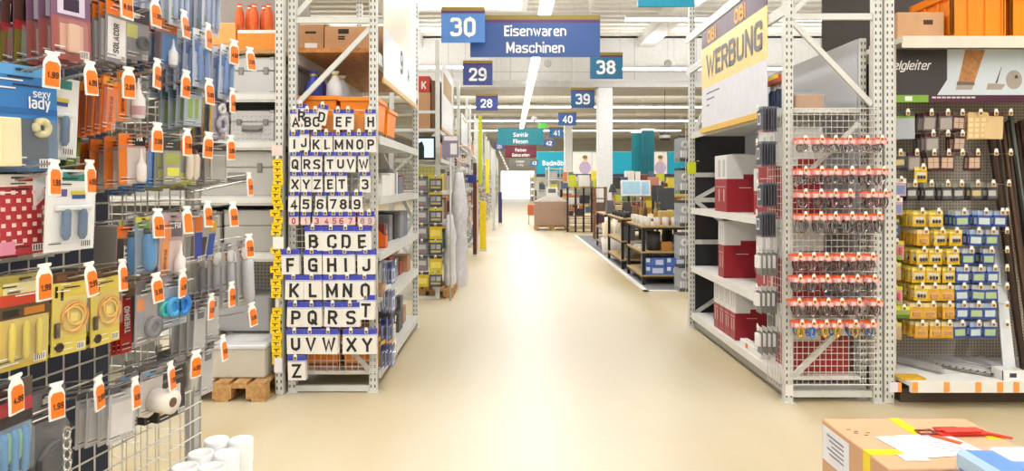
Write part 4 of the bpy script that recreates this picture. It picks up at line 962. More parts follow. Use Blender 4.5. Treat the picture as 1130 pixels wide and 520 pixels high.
for i in range(4):
    t = thing('plastic_bag', '%s blue and white plastic bag above the orange bins' % ORD[i], 'bag', (LX1 - .58 + .17 * (i % 2) + .04, 5.42 + .22 * (i // 2), LZ[0] + .292), 0, 'bags on the left rack')
    part('bag', G().lathe((0, 0, 0), [(.05, 0), (.07, .03), (.065, .12), (.02, .2), (.035, .23)], 9), mat(('#3a4ab0', '#e6e6ea', '#5a3a9a', '#dfe4ee')[i], .35), t)
    part('band', G().lathe((0, 0, .2), [(.024, -.008), (.024, .008)], 9), mat('#d8c23a', .5), t)
def bundle(x, y, z, n, lab, col, hh, name='rolled_sheet'):
    for i in range(n):
        solo(name, G().path([(0, 0, 0), (random.uniform(-.08, .08), random.uniform(-.02, .1), hh)], .012, 6), mat(col, .4, .3), '%s, %s of the bunch' % (lab, ORD[i]), 'profile', lab + 's', (x + .04 * i, y + random.uniform(-.05, .05), z))
bundle(LX0 + .12, 5.95, LZ[0] + .002, 5, 'bent silver bracket above the letter cards', '#b4b2b4', .5, 'bracket')
# boxes on the aisle side shelves
palette = ['#b58a64', '#8c8a8c', '#e4e2de', '#5a5458', '#9a4a38', '#6f7a8c', '#c9b48c', '#3e3a3c']
sn = ['second', 'third', 'fourth', 'lowest']
for li, z in enumerate(LZ[1:]):
    y = LY0 + .16; k = 0; top = (LZ[li] - .09)
    skip = ((5.4, 6.1), (5.62, 5.9), (5.5, 6.2), (5.3, 6.2))[li]
    while y < LY1 - .35:
        d = random.uniform(.14, .3); h = random.uniform(.35, .8) * (top - z)
        if y + d > skip[0] and y < skip[1]: y = skip[1] + .02; continue
        c = random.choice(palette) if li != 3 else random.choice(['#8c8a8c', '#6a666a', '#b58a64', '#54504e'])
        carton('shelf_box', LX1 - .42, LX1 - .05 - random.uniform(0, .08), y, y + d, z + .001, z + h, '%s box from the cards on the %s shelf of the left rack' % (ORD[k], sn[li]), mat(c, .6), 'boxes on the left rack shelves', lidgap=False)
        y += d + .025; k += 1
# white tray with leaning rods, orange magazine file
t = thing('display_tray', 'white open carton with leaning profiles on the left rack', 'tray', (LX1 - .02, 5.75, LZ[1] + .002))
g = G(); g.box(0, .006, -.22, .3, 0, .17); g.box(-.2, 0, -.22, -.214, 0, .1); g.box(-.2, 0, .294, .3, 0, .1); part('carton', g, WHITE, t)
for i in range(4): part('profile', G().bar((-.03 - .02 * i, -.15 + .1 * i, .01), (-.06 - .03 * i, -.3 + .1 * i, .34), .02, .03), mat(('#d9d4cc', '#8a7a6c', '#e9e9e6', '#6a5a50')[i], .5), t)
t = thing('magazine_file', 'orange slanted magazine file on the third shelf of the left rack', 'file', (LX1 - .03, 5.72, LZ[2] + .002))
g = G(); 
for s in (0, .14): g.add([(0, s, 0), (0, s + .004, 0), (-.25, s + .004, 0), (-.25, s, 0), (0, s, .1), (0, s + .004, .1), (-.25, s + .004, .33), (-.25, s, .33)], [(0, 1, 5, 4), (1, 2, 6, 5), (2, 3, 7, 6), (3, 0, 4, 7), (4, 5, 6, 7), (3, 2, 1, 0)])
g.box(-.004, 0, 0, .144, 0, .1); g.box(-.25, 0, 0, .144, 0, .004); g.box(-.254, -.25, 0, .144, 0, .33)
part('shell', g, mat('#e8661a', .4), t)
part('contents', G().box(-.24, -.01, .02, .12, .005, .2), mat('#7a2a1c', .6), t)
carton('small_carton', LX1 - .14, LX1 - .03, 5.6, 5.74, LZ[3] + .001, LZ[3] + .12, 'small brown carton next to white leaflets on the left rack', CARTON)
for i in range(3):
    solo('leaflet', G().cbox(-.09, .0, 0, .008, 0, .25, .001).xform(Matrix.Rotation(R(-18), 4, 'X')), WHITE, '%s white leaflet leaning on the fourth shelf' % ORD[i], 'leaflet', 'leaflets on the left rack', (LX1 - .03, 5.86 + .09 * i, LZ[3] + .008))
for i in range(3):   # yellow and orange sacks low down
    carton('sack', LX1 - .055, LX1 - .005, 5.42 + .26 * i, 5.6 + .26 * i, LZ[4] + .001, LZ[4] + .2 + .07 * (i % 2), '%s yellow packet low on the left rack' % ORD[i], mat(('#e6b428', '#e9962a', '#efd9a0')[i], .5), 'packets at the foot of the left rack', lidgap=False)
# blue hanging packs on the aisle side of the rack
pack('bluehang', .13, .17, '#3a4e9a', [(-.5, .5, 0, .2, '#2a3a80'), (-.4, .4, .3, .9, '#c9cede'), (-.25, .25, .42, .8, '#5a62a0')], blister=(-.42, .42, .28, .94, .02))
for j, z in enumerate((.98, .76, .54, .34)):
    y0 = LY0 + .1
    hook((LX1 + .125, y0, z), R(90), .12, 'hook on the aisle side of the letter rack, %s from the top' % ORD[j], 'side hooks of the letter rack', None, .026, .046, OLIVE, 0, False, .0018, True)
    for i in range(4): place('bluehang', 'blue_pack', (LX1 + .11 - .025 * i, y0, z - .004), R(90) + random.uniform(-.15, .15), '%s blue pack on the aisle side of the letter rack, %s row' % (ORD[i], ORD[j]), 'pack', 'blue packs beside the letter cards')

# ---------------------------------------------------------------- metal cases on the left shelf
ALU = mat('#c6c5c7', .33, .35, .06, 5); ALUD = mat('#a6a4a6', .4, .4)
def metal_case(px0, px1, zbase, py_top, label, mt=ALU, plate=False, dp=.5, handle=True, latches=2, yo=.03):
    Y = CY + yo; x0, x1 = Xa(px0, Y), Xa(px1, Y); h = Za(py_top, Y) - zbase
    t = thing('tool_case', label, 'case', ((x0 + x1) / 2, Y, zbase)); hx = (x1 - x0) / 2
    part('body', G().cbox(-hx, hx, 0, dp, 0, h * .62, .008), mt, t)
    part('lid', G().cbox(-hx, hx, 0, dp, h * .63, h, .008), mt, t)
    g = G()
    for sx in (-1, 1):
        for zz in (0, h): g.cbox(sx * (hx - .02) - .02, sx * (hx - .02) + .02, -.006, .02, max(0, zz - .02), min(h + .004, zz + .02), .004)
    part('corner_guard', g, ALUD, t)
    if plate:
        g = G()
        for i in range(int(2 * hx / .035)):
            for j in range(int(h / .035)):
                cx, cz = -hx + .03 + i * .035, .02 + j * .035; a = .010 if (i + j) % 2 else -.010
                g.add([(cx - .010, -.0005, cz - a * .6), (cx + .010, -.0005, cz + a * .6), (cx + .010, -.003, cz + a * .6 + .003), (cx - .010, -.003, cz - a * .6 + .003)], [(0, 1, 2, 3)])
        part('tread_pattern', g, mat('#e6e6e6', .25, .7), t)['kind'] = 'stuff'
    if handle:
        hd = part('handle', G().path([(-.07, -.004, h * .4), (-.065, -.03, h * .36), (.065, -.03, h * .36), (.07, -.004, h * .4)], .008, 6), mat('#6a6868', .4, .3), t)
        part('handle_plate', G().cbox(-.085, .085, -.005, 0, h * .3, h * .52, .002), mat('#8d8b8a', .4, .3), hd)
    for i in range(latches):
        x = (-.6 + 1.2 * i / max(1, latches - 1)) * hx
        part('latch', G().cbox(x - .02, x + .02, -.01, 0, h * .52, h * .72, .003), mat('#8f8d8c', .3, .6), t)
    return t
for nm, i in (('a', 0),):
    pass
carton('long_carton', Xa(262, CY + .05), Xa(304, CY + .05), CY + .05, CY + .6, Za(55, CY) + .001, Za(33, CY + .05), 'white box with a broad orange band on the upper deck', mat('#efece6', .5), lidgap=False)
solo('orange_sleeve', G().box(0, Xa(304, CY + .045) - Xa(262, CY + .045), 0, .003, 0, .13), mat('#f58c1e', .5), 'broad orange sleeve on the white upper box', 'sleeve', None, (Xa(262, CY + .045), CY + .044, Za(55, CY) + .01))
carton('long_carton', Xa(205, CY + .05), Xa(260, CY + .05), CY + .05, CY + .6, Za(55, CY) + .001, Za(25, CY + .05), 'white and orange box behind the brush packs', mat('#f0a45a', .5), lidgap=False)
metal_case(257, 303, zc[0] + .001, 63, 'tall smooth aluminium case on the top case shelf', ALU, False, .5, False, 2)
metal_case(205, 255, zc[0] + .001, 62, 'aluminium case behind the hanging brush packs', ALU)
metal_case(254, 303, zc[1] + .001, 122, 'aluminium tool case with raised tread pattern', ALU, True)
metal_case(200, 252, zc[1] + .001, 124, 'aluminium tool case with tread pattern behind the packs', ALU, True)
metal_case(222, 303, zc[2] + .001, 166, 'large plain grey tool case with a dark handle', mat('#bab8b6', .45, .1), False, .5, True, 2)
metal_case(145, 218, zc[2] + .001, 168, 'grey tool case behind the orange packs', mat('#b4b2b0', .45, .1))
metal_case(247, 303, zc[3] + .001, 232, 'plain grey metal box on the lowest case shelf', mat('#aeaba8', .5), False, .5, False, 0)
metal_case(140, 243, zc[3] + .001, 234, 'wide grey metal box behind the glue packs', mat('#a6a3a0', .5), False, .5, False, 0)
# orange net sacks on top
for i in range(6):
    c = Vector((Xa(266 + 8 * i, CY + .15), CY + .12 + .06 * (i % 2), Za(33, CY + .05) + .003))
    t = thing('net_sack', '%s orange net sack from the left on the white box' % ORD[i], 'sack', c, 0, 'orange net sacks')
    part('net', G().lathe((0, 0, 0), [(.024, .0), (.034, .02), (.038, .07), (.034, .15), (.014, .2), (.022, .22)], 10), mat('#e2642a', .6, 0, .4, 60), t)
    part('tie', G().lathe((0, 0, .2), [(.017, -.006), (.017, .006)], 8), WHITE, t)

# pallet with a wrapped plastic box at the foot of the case shelf
def pallet(x0, x1, y0, y1, label, group=None, z=0):
    t = thing('pallet', label, 'pallet', ((x0 + x1) / 2, (y0 + y1) / 2, z), 0, group); hx, hy = (x1 - x0) / 2, (y1 - y0) / 2
    n = 5; bw = 2 * hx / n * .78
    for i in range(n):
        x = -hx + bw / 2 + (2 * hx - bw) * i / (n - 1); part('board', G().box(x - bw / 2, x + bw / 2, -hy, hy, .122, .144), PALLET, t)
    for j in (-1, 0, 1):
        part('bearer', G().box(-hx, hx, j * (hy - .05) - .05, j * (hy - .05) + .05, .1, .122), PALLET, t)
        for i in (-1, 0, 1): part('block', G().box(i * (hx - .07) - .07, i * (hx - .07) + .07, j * (hy - .05) - .05, j * (hy - .05) + .05, .022, .1), PALLET, t)
    for i in (-1, 0, 1): part('skid', G().box(i * (hx - .05) - .05, i * (hx - .05) + .05, -hy, hy, 0, .022), PALLET, t)
    return t
pallet(Xa(200, 5.05), Xa(295, 5.05), 5.0, 5.8, 'wooden pallet under the wrapped plastic box')
t = thing('storage_box', 'cream plastic storage box under clear film on the pallet', 'box', (Xa(262, 5.1), 5.1, .1455))
wd2 = Xa(292, 5.1) - Xa(233, 5.1)
part('tub', G().cbox(-wd2 / 2, wd2 / 2, 0, .6, 0, .22, .012), mat('#c4bcab', .5), t)
part('lid', G().cbox(-wd2 / 2 - .012, wd2 / 2 + .012, -.012, .612, .22, .25, .006), mat('#cfd2d6', .3), t)
part('label', G().box(-.12, .14, .12, .4, .251, .2525), WHITE, t)
part('film', G().cbox(-wd2 / 2 - .02, wd2 / 2 + .03, -.02, .63, .0, .27, .02), FILM, t)
t = thing('wrapped_stack', 'grey stack of boxes wrapped in clear film behind the display', 'stack', (Xa(262, 5.5), 5.45, .418))
part('box', G().cbox(-.3, .28, .0, .34, .0, .28, .01), mat('#9a989a', .5), t); part('film', G().cbox(-.32, .3, -.02, .36, -.0, .3, .03), FILM, t)
t = thing('storage_box', 'cream box behind the foot of the wire display', 'box', (Xa(196, 5.1), 5.1, .145))
part('tub', G().cbox(-.16, .16, 0, .5, 0, .3, .012), mat('#e2dccb', .5), t); part('lid', G().cbox(-.17, .17, -.01, .51, .3, .33, .006), OFFW, t)

# ---------------------------------------------------------------- white tubs bottom left
t = thing('tub_stand', 'brown cardboard floor stand below the white tubs', 'stand', (-.89, 2.07, 0))
part('body', G().cbox(-.089, .089, -.18, .16, 0, .575, .003), CARTON, t)
part('dark_band', G().box(-.09, .09, -.181, .161, .53, .55), DARK, t)
for s in (-1, 1): part('tray_edge', G().box(s * .0875 - .0015, s * .0875 + .0015, -.18, .16, .575, .60), WHITE, t)
rowsY = (2.175, 2.065, 1.965)
for i, Y in enumerate(rowsY):
    for j, X in enumerate((-.936, -.858)):
        t = thing('white_tub', 'white lidded tub, %s of the %s row from the floor' % (('inner', 'aisle side')[j], ('rear', 'middle', 'front')[i]), 'tub', (X, Y, .577), 0, 'white tubs on the floor stand')
        part('jar', G().lathe((0, 0, 0), [(.034, 0), (.036, .004), (.036, .15), (.034, .155)], 24), mat('#f1f1f0', .35), t)
        part('lid', G().lathe((0, 0, 0), [(.0372, .135), (.0375, .14), (.0375, .206), (.036, .21), (.031, .2105), (.030, .208), (.0, .208)][:6] + [(.004, .208)], 24), mat('#f6f6f5', .3), t)

# ---------------------------------------------------------------- foreground carton, bottom right
bx0, bx1, by0, by1, bz = Xa(907, 2.86), Xa(907, 2.86) + .60, 2.36, 2.86, .616
t = thing('shipping_carton', 'brown shipping carton with yellow tape in the near corner', 'box', ((bx0 + bx1) / 2, (by0 + by1) / 2, 0))
part('body', G().cbox(-.3, .3, -.25, .25, 0, bz, .004), mat('#cfa27e', .75, 0, .06, 8), t)
part('flap_seam', G().box(-.3, .3, -.118, -.1165, bz, bz + .001), mat('#7a5838', .8), t)
YT = mat('#f2d418', .35)
part('tape', G().box(-.3012, -.08, -.135, -.085, bz, bz + .0016), YT, t)
part('tape', G().box(-.3016, -.3, -.135, -.085, bz - .3, bz + .0016), YT, t)
k = Matrix.Rotation(R(-1), 4, 'Z')
part('tape', G().box(-.025, .022, -.02, .25, bz, bz + .0018), YT, t)
part('tape', G().box(.24, .3012, .02, .07, bz, bz + .0018), YT, t)
part('address_label', G().box(-.305 + .0035, -.3, .02, .24, bz - .16, bz - .02), mat('#e6e6f0', .4), t)
g = G()
for i in range(5): g.box(-.3022, -.3014, .06, .2 - .02 * (i % 3), bz - .05 - .018 * i, bz - .044 - .018 * i)
part('label_print', g, mat('#7a7a86', .6), t)['kind'] = 'stuff'
g = G()
for (x, y) in ((-.26, .12), (-.24, .10), (-.25, .08), (-.22, .06), (-.2, .085)): g.box(x, x + .016, y, y + .006, bz, bz + .0006)
part('handwriting', g, INK, t)['kind'] = 'stuff'
t = thing('delivery_note', 'white delivery note lying on the shipping carton', 'paper', ((bx0 + bx1) / 2 - .02, (by0 + by1) / 2 - .04, bz + .002), R(8))
part('sheet', G().box(-.16, .14, -.11, .1, 0, .0012), mat('#f3eef3', .4), t)
g = G()
for i in range(5): g.box(-.02, .1 - .01 * i, -.07 + .02 * i, -.064 + .02 * i, .0012, .0016)
part('print', g, mat('#9a9ab0', .6), t)['kind'] = 'stuff'
solo('barcode_label', G().box(-.045, .045, -.03, .03, 0, .001), mat('#e9e6ee', .4), 'small white barcode label beside the delivery note', 'label', None, ((bx0 + bx1) / 2 - .16, by0 + .09, bz + .002))
t = thing('strap_bundle', 'red lashing strap bundle lying on the shipping carton', 'strap', ((bx0 + bx1) / 2 + .06, (by0 + by1) / 2 + .06, bz + .004), R(2))
part('webbing', G().cbox(-.0, .2, -.022, .022, 0, .012, .004), mat('#d4281e', .5), t)
part('fold', G().cbox(.02, .17, -.026, .012, .012, .024, .005), mat('#e23a28', .5), t)
part('fold', G().cbox(.0, .1, -.005, .03, .012, .02, .004), mat('#b8241c', .5), t)
part('buckle', G().path([(-.07, -.015, .008), (-.01, -.02, .01), (-.01, .02, .01), (-.07, .022, .008)], .005, 6, 0, True), mat('#8a4a44', .3, .5), t)
part('loose_end', G().bar((-.03, -.01, .004), (.03, -.1, .003), .024, .003), mat('#e05a2a', .5), t)
part('loose_end', G().bar((.2, .0, .004), (.26, -.06, .003), .024, .003), mat('#d4281e', .5), t)
# blue and white film wrapped pack in the corner
t = thing('wrapped_pack', 'blue and white film wrapped pack in the lower right corner', 'pack', (1.50, 2.0, 0))
part('body', G().cbox(0, .6, -.2, .30, 0, .71, .02), mat('#3f83cc', .35, 0, .3, 5), t)
part('white_band', G().cbox(.10, .604, .18, .304, .60, .716, .016), mat('#dfe8f2', .3), t)
part('edge_seam', G().cbox(-.004, .03, -.204, .304, .64, .714, .016), mat('#a9cbe8', .3), t)
part('dark_panel', G().box(.22, .5, -.1, .1, .7105, .712), mat('#5a6270', .4), t)
part('film', G().cbox(-.012, .612, -.212, .312, 0, .722, .025), CLEAR, t)
# ================================================================ right end rack
# advertising banner along the aisle
t = thing('advertising_banner', 'yellow and white banner reading WERBUNG under a purple OBI stripe', 'banner', (RX0 - .015, 0, 0))
ya, yb = 5.28, 7.07
part('white_field', G().box(0, .006, ya, yb, 2.17, 2.57), mat('#dcdde8', .35), t)
part('yellow_field', G().box(0, .006, ya, yb, 2.57, 2.985), mat('#f0d489', .4), t)
part('purple_stripe', G().box(0, .006, ya, yb, 2.985, 3.16), mat('#56344c', .4), t)
part('lower_rail', G().box(-.02, .012, ya, yb, 2.12, 2.17), mat('#e3b84e', .45), t)
OR_ = mat('#f2ae1e', .5, 0, 0); GR = mat('#6f6f78', .5, 0, 0)
# seen from the aisle (from -X): reading direction runs towards the camera
part('lettering', text_mesh('WERBUNG', .33, GR, .028, 1.2), None, t, (-.002, 6.14, 2.78), (0, 0, R(-90)))
for y in (6.72, 5.90): part('lettering', text_mesh('OBI', .18, OR_, .045, 1.35), None, t, (-.002, y, 3.072), (0, 0, R(-90)))
part('stripe_joint', G().box(-.001, 0, 6.28, 6.29, 2.985, 3.16), mat('#8a7a86', .5), t)
g = G()
for i, l in enumerate((.42, .26, .1)): g.box(-.001, 0, 6.9 - l, 6.9, 2.50 - i * .06, 2.515 - i * .06)
part('small_print', g, GR, t)['kind'] = 'stuff'

RB = '#9c2430'
def redbox(x0, x1, y0, y1, z, h, label, split=.48, group='red and white boxes on the right rack'):
    t = thing('appliance_box', label, 'box', ((x0 + x1) / 2, (y0 + y1) / 2, z + .001), 0, group)
    hx, hy = (x1 - x0) / 2, (y1 - y0) / 2
    part('red_body', G().cbox(-hx, hx, -hy, hy, 0, h * (1 - split), .003), mat(RB, .4, 0, .12, 3), t)
    part('white_body', G().cbox(-hx, hx, -hy, hy, h * (1 - split), h, .003), mat('#dededf', .45), t)
    g = G(); e = .0012
    g.rect(-hx * .05, hx, h * (1 - split), h * (1 - split) + h * .08, -hy - e, 1)          # red step on the near face
    for i in range(2): g.box(-hx - e, -hx, -hy * (.7 - .75 * i), -hy * (.35 - .75 * i), h * .62, h * .92, 2)
    g.box(-hx - e, -hx, -hy * .8, hy * .8, h * .44, h * .447, 3)
    g.rect(-hx * .3, hx * .4, h * .42, h * .43, -hy - e, 3); g.rect(-hx * .8, hx * .8, h * .64, h * .642, -hy - e, 2)
    for i in range(2): g.box(-hx - e, -hx, -hy * (.6 - .8 * i), -hy * (.5 - .8 * i), h * .18, h * .40, 3)
    part('print', g, [mat('#d4d4d6', .5), mat(RB, .4, 0, .12, 3), mat('#b9b9bd', .5), mat('#e9dcdc', .5)], t)
# middle shelf
z1 = RZ[1]
redbox(RX0 + .05, RX0 + .38, 6.46, 6.84, z1, .545, 'red and white box standing free on the middle shelf', .42)
solo('leaflet_pile', G().cbox(0, .16, 0, .12, 0, .012, .002), OFFW, 'flat leaflets lying on the free standing red box', 'leaflet', None, (RX0 + .15, 6.6, z1 + .548))
redbox(RX0 + .035, RX0 + .40, 5.24, 5.60, z1, .70, 'tall red and white box beside the hanging sanding packs', .42)
redbox(RX0 + .14, RX0 + .46, 5.75, 6.0, z1, .40, 'red and white box behind the tall one on the middle shelf')
z2 = RZ[2]
redbox(RX0 + .06, RX0 + .40, 6.58, 6.76, z2, .545, 'red and white box standing free on the lower shelf', .42)
redbox(RX0 + .035, RX0 + .40, 5.22, 5.62, z2, .60, 'red and white box next to the sanding packs on the lower shelf', .42)
redbox(RX0 + .16, RX0 + .46, 5.75, 6.0, z2, .5, 'red and white box in the middle of the lower shelf')
z3 = RZ[3]
for i, y in enumerate((6.715, 6.55, 6.385, 6.22)):
    redbox(RX0 + .05, RX0 + .34, y, y + .155, z3, .475, 'red and white box, %s from the camera on the bottom shelf' % ORD[3 - i])
redbox(RX0 + .14, RX0 + .56, 5.14, 5.5, z3, .42, 'red and white box behind the lower wire grid', .4)
g = G().cbox(-.02, .05, 0, .5, 0, .06, .004)
t = thing('ticket_stand', 'white slanted ticket rail on the bottom shelf of the right rack', 'ticket', (RX0 + .06, 5.56, z3 + .002)); part('rail', g, WHITE, t); part('price_label', G().box(-.0215, -.02, .3, .36, .01, .05), TAGO, t)
# parcel in clear film on the top shelf
t = thing('parcel', 'brown parcel in clear film on the top of the right rack', 'parcel', (Xa(892, 5.3), 5.28, RZ[0] + .001))
part('box', G().cbox(-.11, .11, 0, .25, 0, .13, .006), CARTON, t); part('film', G().cbox(-.125, .13, -.012, .265, 0, .145, .02), FILM, t)
for i in range(3):
    t = thing('spray_can', '%s dark can beside the banner on the right rack' % ORD[i], 'can', (RX0 + .10, 5.22 + .12 * i, RZ[0] + .001), 0, 'cans on the right rack')
    part('can', G().lathe((0, 0, 0), [(.03, 0), (.032, .005), (.032, .16), (.02, .18)], 12), mat('#2a3a5a', .4), t); part('cap', G().lathe((0, 0, .18), [(.02, 0), (.02, .03), (.015, .04)], 12), mat('#d6d9dc', .4), t)
t = thing('red_tag_box', 'dark box with an orange top strip beside the banner', 'box', (RX0 + .08, 5.2, RZ[0] + .22)); part('box', G().cbox(-.04, .06, 0, .3, 0, .06, .003), mat('#b84a2a', .5), t)
part('strip', G().box(-.042, -.04, 0, .3, .03, .06), YELLOW, t)
t['label'] = 'red box with a yellow strip resting on the dark cans'
# dark sanding sheet packs on the aisle side
pack('sanding', .11, .185, '#4a4c58', [(-.5, .5, 0, .1, '#8a8c98'), (-.42, .1, .25, .72, '#d4d6de'), (-.34, .0, .32, .64, '#5a5c68'), (-.5, .5, .93, 1, '#b07a9a')], th=.006)
pack('padpack', .11, .20, '#565458', [(-.5, .5, 0, .16, '#d8d4d0'), (-.35, .1, .3, .62, '#f0eeec')], product=[('pad', slab(-.38, .25, .26, .72, .026), mat('#ece8e6', .5))], blister=(-.46, .46, .18, .96, .03))
side = [(120, 'sanding'), (158, 'sanding'), (203, 'sanding'), (236, 'sanding'), (276, 'padpack'), (318, 'padpack'), (362, 'padpack')]
for j, (py, st) in enumerate(side):
    z = Za(py, RY0 + .1); y0 = RY0 + .09 + (.02 if j % 2 else 0)
    hook((RX0 - .16, y0, z), R(-90), .15, 'hook on the aisle side of the red box rack, %s from the top' % ORD[j], 'side hooks of the right rack', None, .03, .05, TAGW, 0, False, .002, True)
    for i in range(6 if st == 'sanding' else 4):
        place(st, 'sanding_pack', (RX0 - .145 + max(.02, DEPTH[st] + .003) * i, y0, z - .004), R(-90) + random.uniform(-.05, .05), ('dark sanding sheet pack' if st == 'sanding' else 'clear pack with a white pad') + ', %s on the %s side hook of the right rack' % (ORD[i], ORD[j]), 'pack', 'packs on the aisle side of the right rack')

# snap hook packs on the wire panel
for v, ringc in enumerate(('#a09c9e', '#8e888c', '#8a767a', '#949094', '#3f7ac8', '#c8a23c')):
    def car(wr, hr, r=.0055):
        return lambda g, X, Z: g.path([(X(0) + wr * math.cos(a) * (1 + .25 * math.sin(a)), -.006, Z(1) - hr * .9 + hr * math.sin(a)) for a in [i * math.pi / 7 for i in range(14)]], r, 5, 0, True)
    def gate(wr, hr): return lambda g, X, Z: g.path([(X(0) - wr * .7, -.006, Z(1) - hr * 1.2), (X(0) - wr * .9, -.006, Z(1) - hr * .3)], .0022, 5)
    hr = (.028, .034, .036, .048, .034, .034)[v]
    pack('snap%d' % v, .088, .046, '#e9a0a2', [(-.5, .5, 0, .25, '#e8601e'), (-.4, -.1, .36, .9, '#f6dcd8'), (.05, .42, .4, .86, '#f2ccca')],
         product=[('snap_hook', car(.019, hr), mat(ringc, .2, .9 if v < 4 else .3)), ('snap_gate', gate(.016, hr), CHROME)], th=.002)
SR = [(152, 0, (888, 906, 921, 937, 956, 972)), (186, 1, (888, 906, 921, 939, 957, 974)), (211, 2, (888, 905, 921, 937, 962, 976)), (236, 3, (888, 905, 921, 939, 954, 969)),
      (281, 2, (882, 897, 911, 928, 946, 962)), (305, 1, (882, 897, 912, 929, 945, 964)), (331, 2, (881, 898, 913, 928, 947, 968)), (355, 4, (884, 897, 911, 925, 943, 962))]
for j, (py, v, xs) in enumerate(SR):
    for i, px in enumerate(xs):
        Y = RY0 - .03; c = P(px, py + 2, Y - .1)
        hook((c.x, Y - .115, c.z), 0, .11, 'hook %s from the aisle in the %s row of the snap hook panel' % (ORD[i], ORD[j]), 'hooks of the snap hook panel', None, .026, .042, mat('#c8862e', .5), 0, False, .0018, True)
        for n in range(4):
            vv = v if v < 4 else random.choice((0, 4, 5))
            place('snap%d' % vv, 'snap_hook_pack', (c.x - .004 * n + random.uniform(-.004, .004), Y - .098 + .024 * n, c.z - .004), random.uniform(-.2, .2), '%s snap hook pack with red header, %s row, %s hook' % (('front', 'second', 'third', 'rear')[n], ORD[j], ORD[i]), 'pack', 'snap hook packs on the right end rack', (0, random.uniform(-.1, .1)))

# ---------------------------------------------------------------- packs beside the perforated upright
pack('sidecard', .10, .13, '#c7a0b4', [(-.5, .5, 0, .25, '#e8e2e8'), (-.4, .4, .4, .9, '#6a7fb4')], blister=(-.42, .42, .3, .95, .018))
pack('bluefour', .11, .14, '#3f5a7c', [(-.5, .5, 0, .15, '#b4b83a')], product=[('disc', roll(-.2, .4, .018, .01), mat('#9ab4d4', .4)), ('disc', roll(.2, .4, .018, .01), mat('#9ab4d4', .4)), ('disc', roll(-.2, .75, .018, .01), mat('#9ab4d4', .4)), ('disc', roll(.2, .75, .018, .01), mat('#9ab4d4', .4))])
pack('pinkcard', .13, .14, '#cf8a8e', [(-.5, .5, 0, .2, '#c9c43a'), (-.4, .4, .75, 1, '#8aa83a')], product=[('parts', rods(3, .26, .01, .3, .75), mat('#d4525a', .4))], blister=(-.45, .45, .22, .95, .02))
pack('redbrown', .12, .13, '#b89a70', [(-.5, .5, 0, .2, '#d4cf5a'), (-.4, .1, .35, .85, '#a83a34')], blister=(-.45, .45, .22, .95, .02))
pack('limecard', .11, .09, '#9aa85a', [(-.5, .5, .0, .3, '#e4e23a'), (-.5, .5, .7, 1, '#5a7a2a')])
for j, (px, py, st, d) in enumerate(((993, 199, 'sidecard', 'lilac blue card'), (989, 220, 'sidecard', 'pale purple card'), (984, 244, 'bluefour', 'blue card with four discs'), (988, 268, 'pinkcard', 'pink card with red parts'),
        (986, 292, 'redbrown', 'tan and red card'), (986, 318, 'pinkcard', 'pink card with red parts'), (996, 340, 'limecard', 'lime green card'), (986, 358, 'redbrown', 'tan and red card'))):
    Yh = 5.12; c = P(px, py, Yh)
    hook((c.x, Yh - .02, c.z), 0, .4, 'long hook beside the perforated upright, %s from the top' % ORD[j], 'hooks beside the upright', None, .026, .046, OLIVE, 0, False, .002, True)
    for i in range(4): place(st, 'small_parts_card', (c.x, Yh + .0 + .05 * i, c.z - .004), random.uniform(-.1, .1), '%s %s beside the perforated upright, %s from the top' % (ORD[i], d, ORD[j]), 'pack', 'packs beside the perforated upright')

# ---------------------------------------------------------------- pegboard packs on the right shelf
def hang_row(py, items, Yt, plen, rowname):
    for i, (px, st, n, d) in enumerate(items):
        c = P(px, py, Yt)
        hook((c.x, Yt - .02, c.z + .004), 0, SY - Yt + .02, 'pegboard hook, %s from the upright in the %s' % (ORD[i], rowname), 'pegboard hooks of the right shelf', None, .028, .05, mat('#b98a3a', .5), 0, False, .002, True)
        if not st: continue
        for k in range(n):
            y = Yt + .002 + plen * k
            if y > SY - .03: break
            place(st, 'glide_pack' if st[:3] in ('yel', 'blu') else 'felt_pad_pack', (c.x + random.uniform(-.009, .009), y, c.z - .002), random.uniform(-.16, .16), '%s%s, %s hook of the %s' % (('', 'second ', 'third ', 'fourth ', 'fifth ', 'sixth ')[k], d, ORD[i], rowname), 'pack', 'packs on the pegboard of the right shelf', (random.uniform(0, .06), random.uniform(-.05, .05)))
BR = '#4a2428'
pack('brownpad', .10, .14, BR, [(-.5, .5, 0, .2, '#5e5350'), (-.4, .4, .3, .85, '#c9a88a'), (-.4, .4, .55, .57, BR), (-.02, .02, .3, .85, BR)], blister=(-.45, .45, .25, .9, .012))
pack('greypad', .10, .14, '#6a5f5c', [(-.5, .5, 0, .2, '#4a2a30'), (-.4, .4, .3, .9, '#a39890')], blister=(-.45, .45, .25, .95, .012))
pack('whiteboard', .13, .20, '#a9afb8', [(-.5, .5, .0, .22, '#3f4a34'), (-.5, .5, .14, .22, '#7aa53a')])
pack('beigedots', .15, .20, '#d9b984', [(-.45 + .3 * i, -.25 + .3 * i, .2 + .2 * j, .34 + .2 * j, '#e9d2a4') for i in range(3) for j in range(4)])
pack('beigesheet', .14, .20, '#d8ba8c', [(-.5, .5, 0, .14, '#5a3430')])
pack('blackpad', .09, .135, '#2e2c30', [(-.5, .5, 0, .25, '#8a8a80'), (-.35, .35, .42, .72, '#b9b8b4')], blister=(-.42, .42, .3, .9, .016))
pack('blackgold', .09, .135, '#2e2c30', [(-.5, .5, 0, .25, '#8a8a80'), (-.35, .35, .42, .72, '#c9b06a')], blister=(-.42, .42, .3, .9, .016))
pack('yel', .10, .118, '#e2b81c', [(-.5, .5, 0, .22, '#efe08a'), (-.5, .1, .0, .1, '#d8c23a'), (-.38, .38, .36, .8, '#e4dcc4')], product=[('glides', rods(3, .22, .009, .55, .78), mat('#4a3a34', .5))], blister=(-.42, .42, .34, .84, .014))
